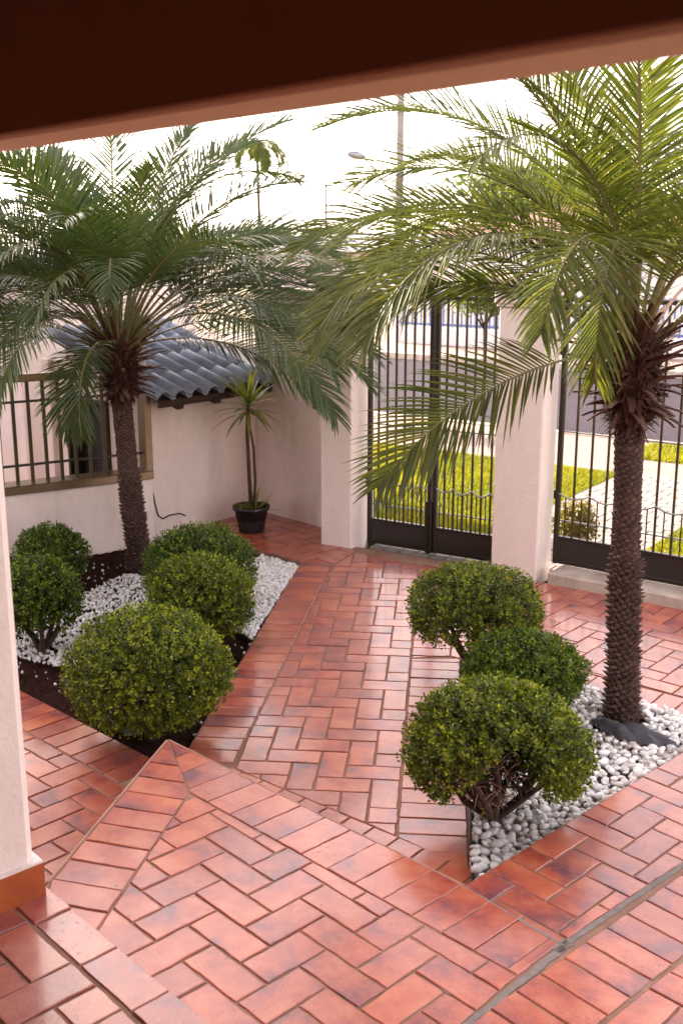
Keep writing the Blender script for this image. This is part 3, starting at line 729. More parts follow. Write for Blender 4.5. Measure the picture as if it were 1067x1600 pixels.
# local: x along the front wall, +y away from the court
MB().box((hl/2+0.06, 0.07, 0.50), (hl+0.12, 0.14, 1.30), None, 0.006).build('front_wall', 'wall', oh)
for x0, x1, z0_, z1_ in ((0.0, 0.75, 0, 1.45),):
    b = MB(); b.box((0.07, 0.14+0.16, 0.68), (0.14, 0.32, 1.66), None, 0.004); b.box((0.07, 1.15, 0.60), (0.14, 0.30, 1.5), None, 0.004); b.box((0.07, 0.73, 1.28), (0.14, 0.54, 0.46), None, 0.004)
    b.build('side_wall', 'wall', oh)
MB().box((0.12, 0.73, 0.50), (0.02, 0.54, 1.10), None).build('doorway', 'black', oh)
df = MB()
for yy in (0.475, 0.985): df.box((0.03, yy, 0.5), (0.12, 0.03, 1.08), None, 0.003)
df.box((0.03, 0.73, 1.04), (0.12, 0.54, 0.03), None, 0.003); df.build('door_frame', 'bar_bronze', oh)
MB().box((hl/2, 1.22, 0.6), (hl+0.1, 0.10, 1.5), None, 0.006).build('back_wall', 'wall', oh)
# roof: eave at the court side, rising away
pitch = R(17); ro = obj('roof', MB().box((hl/2, 0.52, 0), (hl+0.10, 1.40, 0.025), None, 0.003).me('roof', 'dark_wood'), oh, (0, 0, 0))
ro.rotation_euler = (pitch, 0, 0); ro.location = (0, -0.06, 1.165)
def roof_tile_mesh():
    vs = []; fs = []; prof = []; W = 0.178
    for i in range(13):
        u = i/12; x = -W/2+W*1.06*u
        z = 0.062*max(0.0, math.sin(math.pi*min(1, u/0.72)))**0.8 if u < 0.72 else 0.0+0.012*math.sin(math.pi*(u-0.72)/0.28)*-1
        prof.append((x, z))
    for y, dz in ((0.0, 0.016), (0.39, 0.0)):
        for x, z in prof: vs.append((x, y, z+dz+0.012))
    for y, dz in ((0.0, 0.016), (0.39, 0.0)):
        for x, z in prof: vs.append((x, y, z+dz))
    n = len(prof)
    for i in range(n-1): fs += [(i, i+1, n+i+1, n+i), (2*n+i+1, 2*n+i, 3*n+i, 3*n+i+1), (2*n+i, 2*n+i+1, i+1, i)]
    return mesh('roof_tile', vs, fs, 'roof_tile', True)
rtm = roof_tile_mesh()
for j in range(4):
    for i in range(8): obj('roof_tile', rtm, ro, (-0.02+0.172*i+rng.uniform(-.003, .003), -0.20+0.36*j, 0.014+0.002*j+rng.uniform(-.002, .002)), (0.03, 0, rng.gauss(0, 0.008)))
for x in (0.18, 0.58, 0.98): MB().box((x, 0.38, -0.05), (0.07, 1.10, 0.075), None, 0.004).build('rafter', 'dark_wood', ro)
MB().box((hl/2, -0.165, -0.02), (hl+0.10, 0.022, 0.06), None, 0.003).build('fascia', 'dark_wood', ro)
# cable down the outhouse wall
def onwall(x, z, d=0.008): q = Vector((*D_, 0))+uh*x+un*d; return Vector((q.x, q.y, z))
MB().tube([onwall(0.03, 0.36), onwall(0.045, 0.27), onwall(0.075, 0.17), onwall(0.12, 0.135), onwall(0.19, 0.15), onwall(0.30, 0.145), onwall(0.36, 0.115)], 0.006, 6).build('cable', 'black', label='loose black cable hanging on the outhouse wall above the shrubs', cat='cable')

# low wall with the bronze grille
gdir = Vector((math.cos(R(212)), math.sin(R(212)), 0)); G0 = Vector((-1.475, 8.335, 0)); GL = 2.3
ge = G0+gdir*GL
gw = wall('garden_wall', (G0.x, G0.y), (ge.x, ge.y), 0.16, -0.15, 0.50, 'wall', -1, label='low white wall carrying the bronze grille behind the left palm', cat='wall')
gt = thing('grille', G0, 'bronze barred window grille on the low white wall, left', 'grille', None, math.atan2(gdir.y, gdir.x))
# in local coords x runs left along the wall; the court is at +y
sgn = 1 if (Matrix.Rotation(-math.atan2(gdir.y, gdir.x), 3, 'Z') @ (-G0)).y > 0 else -1
MB().box((GL/2, -sgn*0.07, 0.535), (GL, 0.20, 0.065), None, 0.006).build('sill', 'bronze', gt)
MB().box((GL/2+0.25, -sgn*0.07, 1.345), (GL-0.62, 0.12, 0.055), None, 0.006).build('head_rail', 'bronze', gt)
MB().box((0.02, -sgn*0.07, 0.93), (0.06, 0.14, 0.75), None, 0.006).build('jamb', 'bronze', gt)
for zz in (0.70, 1.17): MB().box((GL/2, -sgn*0.07, zz), (GL-0.04, 0.018, 0.018), None, 0.002).build('rail', 'iron', gt)
gb = MB().box((0, 0, 0), (0.024, 0.024, 0.76), None, 0.003).me('bar', 'bar_bronze')
for k in range(1, 20): obj('bar', gb, gt, (0.112*k+0.02, -sgn*0.07, 0.945))
# pale ground floor of the yard behind the grille, and the neighbouring white annex
slab('back_yard', [[(-1.75, 8.55), (-3.3, 7.5), (-4.9, 9.6), (-2.9, 10.6)]], -0.15, 0.02, 'skirt')

def house(name, a0, a1, b0, b1, h, label, wallm, roofm, rh=1.2, over=0.4, wins=(), door=None, cat='house', flat=False):
    """house aligned to the street; windows on the side facing the court (low b): list of (a, z, w, h)"""
    o = AB((a0+a1)/2, (b0+b1)/2); t = thing(name, o, label, cat, None, math.atan2(AX.y, AX.x))
    W, D = a1-a0, b1-b0
    MB().box((0, 0, h/2-0.1), (W, D, h+0.2), None, 0.01).build('wall', wallm, t)
    if flat:
        MB().box((0, 0, h+0.06), (W+0.16, D+0.16, 0.12), None, 0.01).build('coping', roofm, t)
    else:
        w, d = W/2+over, D/2+over; r_ = MB()
        if W >= D: rv = [(-w, -d, h), (w, -d, h), (w, d, h), (-w, d, h), (-w+d*0.8, 0, h+rh), (w-d*0.8, 0, h+rh)]; ff = [(0,1,5,4),(1,2,5),(2,3,4,5),(3,0,4),(3,2,1,0)]
        else: rv = [(-w, -d, h), (w, -d, h), (w, d, h), (-w, d, h), (0, -d+w*0.8, h+rh), (0, d-w*0.8, h+rh)]; ff = [(0,1,4),(1,2,5,4),(2,3,5),(3,0,4,5),(3,2,1,0)]
        r_.add(rv, ff); r_.build('roof', roofm, t)
    for (a, z, w_, h_) in wins:
        x = a-(a0+a1)/2
        f = MB().box((x, -D/2-0.015, z), (w_+0.12, 0.05, h_+0.12), None, 0.005).build('window', 'far_white', t)
        MB().box((x-w_/4, -D/2-0.045, z), (w_/2-0.04, 0.02, h_)).build('pane', 'glass', f); MB().box((x+w_/4, -D/2-0.045, z), (w_/2-0.04, 0.02, h_)).build('pane', 'glass', f)
    return t
house('annex', -12.0, -8.25, 6.6, 9.0, 2.05, 'plain white annex seen above the grille at far left', 'wall', 'curb', flat=True, cat='building')
house('house', -24.0, -13.0, -6.0, 8.95, 6.6, 'unseen two storey white house added at left to shade the courtyard', 'far_white', 'far_roof', 0.9, 0.3, [(-15.5, 1.8, 1.4, 1.2), (-15.5, 5.2, 1.4, 1.2)])  # stands out of view; added to keep direct sun off the courtyard

# ------------------------------------------------------------------ porch: pillar, beam, ceiling, house behind
pd_ = Vector((math.cos(R(42.3)), math.sin(R(42.3)), 0)); pc = Vector((-0.872, 2.853, 0))          # foot of its right-hand edge
pn = Vector((-pd_.y, pd_.x, 0))                                     # away from the camera side
pt = thing('porch_pillar', pc-pd_*0.15+pn*0.15, 'rough white porch pillar with orange tiled base at left edge', 'pillar', None, math.atan2(pd_.y, pd_.x))
w = 0.27
cm = MB(); ch = 0.028; hw = w/2
cm.prism([(-hw, -hw), (hw-ch, -hw), (hw, -hw+ch), (hw, hw), (-hw, hw)], PZ-0.004+0.112, 2.53); cm.build('shaft', 'pillar', pt)
hw2 = 0.15
sk = MB().prism([(-hw2, -hw2), (hw2, -hw2), (hw2, hw2), (-hw2, hw2)], PZ-0.012, PZ+0.105).me('base_tile', 'skirt'); obj('base_tile', sk, pt)
MB().prism([(-hw2+.002, -hw2+.002), (hw2-.002, -hw2+.002), (hw2-.002, hw2-.002), (-hw2+.002, hw2-.002)], PZ+0.1055, PZ+0.113).build('plaster_fillet', 'pillar', pt)
bd = Vector((math.cos(R(-48.6)), math.sin(R(-48.6)), 0)); bn = Vector((bd.y, -bd.x, 0))
if bn.dot(Vector((-1, -1, 0))) < 0: bn = -bn
bo = Vector((-0.852, 2.855, 0))
bt = thing('porch_beam', bo, 'dark porch beam with paler underside across the top', 'beam', None, math.atan2(bd.y, bd.x))
ly = 1 if (Matrix.Rotation(-math.atan2(bd.y, bd.x), 3, 'Z') @ bn).y > 0 else -1
bw = 0.178
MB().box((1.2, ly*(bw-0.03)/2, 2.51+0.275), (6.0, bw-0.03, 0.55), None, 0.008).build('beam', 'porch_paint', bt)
MB().box((1.2, ly*(bw-0.013), 2.513+0.275), (6.0, 0.03, 0.55), None, 0.004).build('inner_face', 'beam_brown', bt)  # separate strip giving the inner face a darker tone than the underside
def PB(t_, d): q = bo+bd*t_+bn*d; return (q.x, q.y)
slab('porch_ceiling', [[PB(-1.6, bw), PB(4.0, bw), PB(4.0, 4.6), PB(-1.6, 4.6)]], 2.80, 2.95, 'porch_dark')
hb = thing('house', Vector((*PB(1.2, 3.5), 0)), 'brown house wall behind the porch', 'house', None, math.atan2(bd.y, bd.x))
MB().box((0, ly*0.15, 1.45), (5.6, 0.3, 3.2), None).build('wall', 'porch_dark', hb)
MB().box((-2.9, -ly*1.6, 1.45), (0.2, 3.4, 2.72), None).build('side_wall', 'porch_dark', hb)  # both side walls are unseen, added to darken the porch
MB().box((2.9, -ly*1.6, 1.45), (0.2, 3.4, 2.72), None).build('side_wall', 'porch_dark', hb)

# ------------------------------------------------------------------ box shrubs
def leafcloud(n, surf, size, rr, shell=0.22, keep=None, up=0.35):
    """n small leaves through the outer shell of a lumpy ellipsoid; returns verts, faces, tone (leaf = folded diamond of 2 quads-tris)"""
    d = rr.normal(size=(n, 3)); d /= np.linalg.norm(d, axis=1)[:, None]
    depth = 1-shell*rr.random(n)**1.6
    p, nrm = surf(d, depth)
    if keep is not None:
        k = keep(d, depth, rr); p, nrm, depth, d = p[k], nrm[k], depth[k], d[k]
    n = len(p)
    ax = nrm+rr.normal(size=(n, 3))*0.75+np.array([0, 0, up]); ax /= np.linalg.norm(ax, axis=1)[:, None]
    t = rr.normal(size=(n, 3)); t -= ax*(t*ax).sum(1)[:, None]; t /= np.linalg.norm(t, axis=1)[:, None]
    b = np.cross(ax, t); s = size*(0.65+0.7*rr.random(n))[:, None]
    # leaf points outward-ish along ax mixed with t
    l = ax*0.55+t*0.83; l /= np.linalg.norm(l, axis=1)[:, None]; w = b; u = np.cross(l, w)
    v0 = p; v1 = p+l*s*0.5+w*s*0.30+u*s*0.08; v2 = p+l*s; v3 = p+l*s*0.5-w*s*0.30+u*s*0.08
    V = np.stack([v0, v1, v2, v3], 1).reshape(-1, 3); i = np.arange(n)*4
    F = np.concatenate([np.stack([i, i+1, i+2], 1), np.stack([i, i+2, i+3], 1)])
    return V, F, p, depth, d, n
def sprigcloud(ns, surf, size, rr, shell, keep, per=8):
    """short shoots with leaves in whorls; returns verts, faces, per-leaf tone base, direction"""
    d = rr.normal(size=(ns, 3)); d /= np.linalg.norm(d, axis=1)[:, None]
    depth = 1-shell*rr.random(ns)**1.7
    p, nrm = surf(d, depth); k = keep(d, depth, rr); p, nrm, depth, d = p[k], nrm[k], depth[k], d[k]; n = len(p)
    ax = nrm+rr.normal(size=(n, 3))*0.55+np.array([0, 0, 0.30]); ax /= np.linalg.norm(ax, axis=1)[:, None]
    t = rr.normal(size=(n, 3)); t -= ax*(t*ax).sum(1)[:, None]; t /= np.linalg.norm(t, axis=1)[:, None]; b = np.cross(ax, t)
    st = rr.random(n); sc = 0.75+0.5*rr.random(n); VV = []; TT = []
    for j in range(per):
        u = j/(per-1); a = j*2.39996+rr.random(n)*0.6
        rad = t*np.cos(a)[:, None]+b*np.sin(a)[:, None]; l = rad*(1.0-0.45*u)+ax*(0.25+0.6*u)+rr.normal(size=(n, 3))*0.15; l /= np.linalg.norm(l, axis=1)[:, None]
        w = np.cross(ax, l); w /= np.maximum(1e-6, np.linalg.norm(w, axis=1))[:, None]; up = np.cross(l, w)
        s = (size*sc*(0.75+0.45*rr.random(n))*(1.0-0.25*u))[:, None]; q = p+ax*(size*1.9*(u-0.75)*sc)[:, None]
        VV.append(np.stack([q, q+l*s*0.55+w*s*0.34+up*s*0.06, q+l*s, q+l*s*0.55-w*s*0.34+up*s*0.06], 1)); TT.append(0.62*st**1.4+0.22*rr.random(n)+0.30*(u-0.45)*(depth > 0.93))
    V = np.concatenate(VV).reshape(-1, 3); T = np.concatenate(TT); i = np.arange(len(T))*4
    F = np.concatenate([np.stack([i, i+1, i+2], 1), np.stack([i, i+2, i+3], 1)])
    return V, F, T, np.concatenate([d]*per), np.concatenate([depth]*per)
f_ = 1700.0; cp, sp_ = math.cos(math.atan(420/1700)), math.sin(math.atan(420/1700))
def unproject(x, y, z):
    u = (x-533.5)/f_; v = -(y-800)/f_; d = Vector((u, cp+v*sp_, -sp_+v*cp)); t_ = (z-H)/d.z; return Vector((d.x*t_, d.y*t_, z))
def fit_shrub(cx, cy, w, h, zbot):
    """real position and size of a clipped shrub from its outline in the photograph"""
    zc = 0.35
    for _ in range(40):
        P = unproject(cx, cy, zc); dep = P.y*cp-(zc-H)*sp_; D = w*dep/f_; el = math.atan2(H-zc, P.y)
        Hh = math.sqrt(max(0.05, (h*dep/f_)**2-(D*math.sin(el))**2))/math.cos(el); zc = 0.5*zc+0.5*(zbot+Hh/2)
    return P, D, Hh
def shrub(px, label, matn, seed, nleaf, leafs=0.021, hole=None, trunk_z=0.0, bright=0.0, stems=5, flat=0.0):
    P, D, Hh = fit_shrub(*px); rr = np.random.default_rng(seed); pr = random.Random(seed)
    base = Vector((P.x, P.y, trunk_z)); t = thing('box_shrub', base, label, 'shrub', 'clipped box shrubs')
    c = np.array([0, 0, P.z-trunk_z]); rad = np.array([D/2, D/2, Hh/2]); ph = rr.random(8)*6.28
    def surf(d, depth):
        k = 1+0.030*np.sin(3*d[:, 0]+ph[7])*np.sin(3.5*d[:, 1]+2*d[:, 2]+ph[6])+0.035*np.sin(5*d[:, 0]*2+ph[0])*np.sin(4*d[:, 1]*2+ph[1])+0.030*np.sin(9*d[:, 2]+ph[2])*np.sin(7*d[:, 0]+ph[3])+0.020*np.sin(17*d[:, 0]+ph[4])*np.sin(16*d[:, 1]+ph[5])*np.sin(15*d[:, 2]+ph[6])
        dd = np.sign(d)*np.abs(d)**np.array([1, 1, 0.88]); dd /= np.linalg.norm(dd, axis=1)[:, None]**0.55
        low = d[:, 2] < 0
        q = dd*rad*(k*depth)[:, None]+c
        q += rr.normal(size=q.shape)*0.005
        nr = d/rad; nr /= np.linalg.norm(nr, axis=1)[:, None]; return q, nr
    def keep(d, depth, r2):
        k = np.ones(len(d), bool)
        # clumpy density, thin underneath
        cl = np.sin(11*d[:, 0]+ph[1])*np.sin(12*d[:, 1]+ph[2])*np.sin(10*d[:, 2]+ph[3])
        k &= r2.random(len(d)) < 0.86+0.30*cl
        k &= ~((d[:, 2] < -0.62) & (r2.random(len(d)) < 0.75))
        if hole is not None:
            for hd, ha, pr_ in hole:
                hd = np.array(hd, float); hd /= np.linalg.norm(hd)
                k &= ~(((d*hd).sum(1) > math.cos(R(ha))-0.05*r2.random(len(d))) & (r2.random(len(d)) < pr_))
        return k
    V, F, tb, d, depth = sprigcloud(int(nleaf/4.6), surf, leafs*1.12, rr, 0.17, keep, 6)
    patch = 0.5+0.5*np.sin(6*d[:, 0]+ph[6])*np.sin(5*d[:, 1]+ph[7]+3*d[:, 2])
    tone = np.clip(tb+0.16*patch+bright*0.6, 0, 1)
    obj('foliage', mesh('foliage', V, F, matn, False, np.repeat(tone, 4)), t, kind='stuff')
    # inner leaves so that the crown closes, interior shade put into their darker tone
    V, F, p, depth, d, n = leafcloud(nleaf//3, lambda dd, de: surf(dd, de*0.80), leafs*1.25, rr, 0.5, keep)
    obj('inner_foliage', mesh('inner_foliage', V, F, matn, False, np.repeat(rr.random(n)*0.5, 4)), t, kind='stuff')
    if hole is not None:    # heart leaves behind the gap, with the shade painted into their dark tone
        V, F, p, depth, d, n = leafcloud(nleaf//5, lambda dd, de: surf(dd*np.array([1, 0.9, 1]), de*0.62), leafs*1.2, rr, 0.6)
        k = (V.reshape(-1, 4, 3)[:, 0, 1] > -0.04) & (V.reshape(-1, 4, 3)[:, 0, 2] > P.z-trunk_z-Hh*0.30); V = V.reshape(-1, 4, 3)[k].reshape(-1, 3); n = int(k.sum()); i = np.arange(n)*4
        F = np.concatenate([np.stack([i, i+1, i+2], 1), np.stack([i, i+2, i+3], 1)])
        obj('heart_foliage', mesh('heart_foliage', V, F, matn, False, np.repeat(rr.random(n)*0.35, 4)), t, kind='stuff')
    # trunk, limbs and twigs
    br = MB(); zb = max(0.04, P.z-trunk_z-Hh/2)
    for k in range(stems):
        a = 6.28*k/stems+pr.uniform(-.4, .4); e = Vector((math.cos(a)*D*0.34, math.sin(a)*D*0.34, zb+Hh*pr.uniform(.35, .7)))
        m1 = Vector((math.cos(a)*0.015, math.sin(a)*0.015, 0)); m2 = m1.lerp(e, 0.35)+Vector((pr.uniform(-.03, .03), pr.uniform(-.03, .03), 0.01)); m3 = m1.lerp(e, 0.7)+Vector((pr.uniform(-.03, .03), pr.uniform(-.03, .03), 0.02))
        br.tube([m1-Vector((0, 0, 0.06)), m1+Vector((0, 0, 0.03)), m2, m3, e], [0.024, 0.021, 0.015, 0.010, 0.005], 6)
        for q in range(7):
            s0 = m2.lerp(e, pr.random()); dv = Vector((pr.uniform(-1, 1), pr.uniform(-1, 1), pr.uniform(-.2, 1))).normalized()*pr.uniform(.10, .24)*D/0.75
            s2 = s0+dv
            if (Vector((s2.x/rad[0], s2.y/rad[1], (s2.z-c[2])/rad[2]))).length > 0.93 or s2.z < zb*0.9: continue
            s1 = s0.lerp(s2, .5)+Vector((pr.uniform(-.02, .02), pr.uniform(-.02, .02), pr.uniform(-.01, .02)))
            br.tube([s0, s1, s2], [0.006, 0.004, 0.0018], 4, False)
            for q2 in range(3):
                f0 = s0.lerp(s2, pr.uniform(.3, 1)); f1 = f0+Vector((pr.uniform(-1, 1), pr.uniform(-1, 1), pr.uniform(-.3, .8))).normalized()*pr.uniform(.05, .12)
                if (Vector((f1.x/rad[0], f1.y/rad[1], (f1.z-c[2])/rad[2]))).length > 0.97: continue
                br.tube([f0, f1], [0.0028, 0.001], 3, False)
    br.build('branches', 'bark', t, True)
    return t, P, D, Hh
shrub((233, 1046, 256, 200, 0.035), 'largest round box shrub in the left bed, nearest the porch', 'box', 101, 19000, 0.019, bright=0.20)
shrub((312, 936, 170, 142, 0.03), 'dense box shrub in the left bed next to the brick path, second from front', 'box', 102, 13000, 0.019, bright=0.10)
shrub((313, 886, 176, 134, 0.03), 'box shrub in the left bed behind two others, in front of the potted plant', 'box_dark', 103, 13000, 0.019, bright=0.05)
shrub((80, 868, 114, 98, 0.03), 'small box shrub at the foot of the grille wall', 'box_dark', 104, 8000, 0.020)
shrub((62, 932, 128, 130, 0.08), 'box shrub half hidden by the white porch pillar', 'box_dark', 105, 7000, hole=[((0.2, -0.6, -1), 26, 0.9)], trunk_z=-0.03)
shrub((742, 950, 214, 146, 0.16), 'broad box shrub in front of the wide pillar, farthest in right bed', 'box', 106, 14000, 0.019, bright=0.08, hole=[((-0.35, -0.75, -0.75), 26, 0.75), ((0, -0.4, -1), 34, 0.7)], trunk_z=0.03)
shrub((818, 1046, 188, 128, 0.10), 'bright green middle box shrub of the right bed', 'box_dark', 107, 14000, 0.019, bright=0.14, trunk_z=0.03)
sR, P3, D3, H3 = shrub((775, 1166, 290, 216, 0.12), 'box shrub with bare branches showing in a gap, nearest right bed tip', 'box', 108, 20000, 0.019, bright=0.10, stems=13,
      hole=[((0.06, -0.92, 0.30), 10, 0.97), ((0.02, -1.0, 0.0), 16, 0.97), ((-0.02, -0.95, -0.35), 25, 0.96), ((0.05, -0.7, -0.9), 40, 0.95), ((-0.28, -0.95, -0.25), 11, 0.9)], trunk_z=0.03)
# dry twigs in the gap of that shrub
dt = MB(); pr = random.Random(9)
for k in range(70):
    s0 = Vector((pr.uniform(-.16, .02), -D3*0.36+pr.uniform(-.02, .08), P3.z-0.03+pr.uniform(-.13, .12))); dv = Vector((pr.uniform(-.7, .7), -pr.uniform(0, .7), pr.uniform(-.3, 1))).normalized()*pr.uniform(.03, .08)
    dt.tube([s0, s0+dv*0.5+Vector((0, 0, .004)), s0+dv], [0.0022, 0.0016, 0.0008], 3, False)
dt.build('dry_twigs', 'deadtwig', sR, kind='stuff')

# ------------------------------------------------------------------ palms
def frond_mesh(az, el0, L, droop, leafL, rr, curl=0.0, roll=0.0, dens=1.0, width=0.0150, hang=0.5, mat='palmleaf', tonebias=0.0, lift=0.22):
    """feather leaf growing from the origin; returns mesh. az/el0 launch direction, droop total bend in radians"""
    ns = 26; pts = [Vector((0, 0, 0))]; tan = []
    for i in range(ns):
        s = i/ns; el = el0-1.14*droop*s**1.12; a = az+curl*s; t = Vector((math.cos(a)*math.cos(el), math.sin(a)*math.cos(el), math.sin(el)))
        tan.append(t); pts.append(pts[-1]+t*(L/ns))
    tan.append(tan[-1]); V = []; F = []; T = []; MI = []
    def tube(ps, rs, n, mi, tone):
        k0 = len(V)
        for i, p in enumerate(ps):
            t = tan[min(i, ns)]; s_ = t.cross(Vector((0, 0, 1))); s_ = s_.normalized() if s_.length > 1e-4 else Vector((1, 0, 0)); u = s_.cross(t)
            for k in range(n):
                q = 2*math.pi*k/n+0.5; V.append(p+(s_*math.cos(q)*1.25+u*math.sin(q)*0.8)*rs[i]); T.append(tone)
        for i in range(len(ps)-1):
            for k in range(n): j = (k+1) % n; F.append((k0+i*n+k, k0+i*n+j, k0+(i+1)*n+j, k0+(i+1)*n+k)); MI.append(1)
    tube(pts, [0.011*(1-0.86*i/ns)+0.0008 for i in range(ns+1)], 4, 1, 0.5)
    for i in range(14):                     # short spines on the bare stalk
        s = 0.06+0.19*i/14; f = s*ns; k = min(int(f), ns-1); p = pts[k].lerp(pts[k+1], f-k); t = tan[k]; side = t.cross(Vector((0, 0, 1)))
        side = side.normalized() if side.length > 0.05 else Vector((-math.sin(az), math.cos(az), 0))
        d = (side*(1 if i % 2 else -1)+t*rr.uniform(.2, .9)+Vector((0, 0, rr.uniform(-.3, .5)))).normalized()*rr.uniform(.04, .10); w_ = t*0.004; k0 = len(V)
        V += [p-w_, p+w_, p+d]; T += [0.6]*3; F.append((k0, k0+1, k0+2)); MI.append(0)
    npair = int(76*dens*max(0.75, L/1.8)); s0 = 0.25
    for i in range(npair):
        s = s0+(1-s0)*(i+0.5)/npair
        f = s*ns; k = min(int(f), ns-1); p = pts[k].lerp(pts[k+1], f-k); t = tan[k]
        side = t.cross(Vector((0, 0, 1)))
        if side.length < 0.05: side = Vector((-math.sin(az), math.cos(az), 0))
        side.normalize(); up = side.cross(t).normalized()
        if roll: q = Matrix.Rotation(roll*(0.35+0.65*s), 3, t); side = q @ side; up = q @ up
        q_ = (s-s0)/(1-s0); prof = (0.62+0.38*min(1, q_/0.25))*(1 if q_ < 0.55 else 1-0.62*((q_-0.55)/0.45)**1.4)
        for sg in (-1, 1):
            ll = leafL*prof*rr.uniform(0.88, 1.08)
            if rr.random() < 0.02: continue
            ph = R(30+38*q_)+rr.gauss(0, 0.05)
            d = (side*sg*math.cos(ph)+t*math.sin(ph)+up*(lift+rr.gauss(0, 0.07))).normalized()
            wv = d.cross(up).normalized()
            # twist leaf so that its blade faces up
            segs = 4; q = p.copy(); hk = hang*rr.uniform(0.75, 1.25); k0 = len(V); tone = min(1, max(0, rr.gauss(0.45+tonebias, 0.2)))
            for j in range(segs+1):
                u = j/segs; ww = width*(0.55+0.9*u if u < 0.3 else 0.82*(1-((u-0.3)/0.7)**1.8)+0.03)*0.5
                nrm = wv.cross(d).normalized()
                if j < segs:
                    V += [q-wv*ww+nrm*ww*0.35, q-nrm*ww*0.1, q+wv*ww+nrm*ww*0.35]; T += [tone]*3
                else: V.append(q); T.append(tone)
                d = (d+Vector((0, 0, -1))*hk*0.30*(0.4+u)).normalized(); q = q+d*(ll/segs)
                wv = (wv-d*wv.dot(d)).normalized()
            for j in range(segs-1):
                a = k0+j*3; F += [(a, a+1, a+4, a+3), (a+1, a+2, a+5, a+4)]; MI += [0, 0]
            a = k0+(segs-1)*3; F += [(a, a+1, a+3), (a+1, a+2, a+3)]; MI += [0, 0]
    return mesh('frond', V, F, [mat, 'rachis'], False, T, MI)

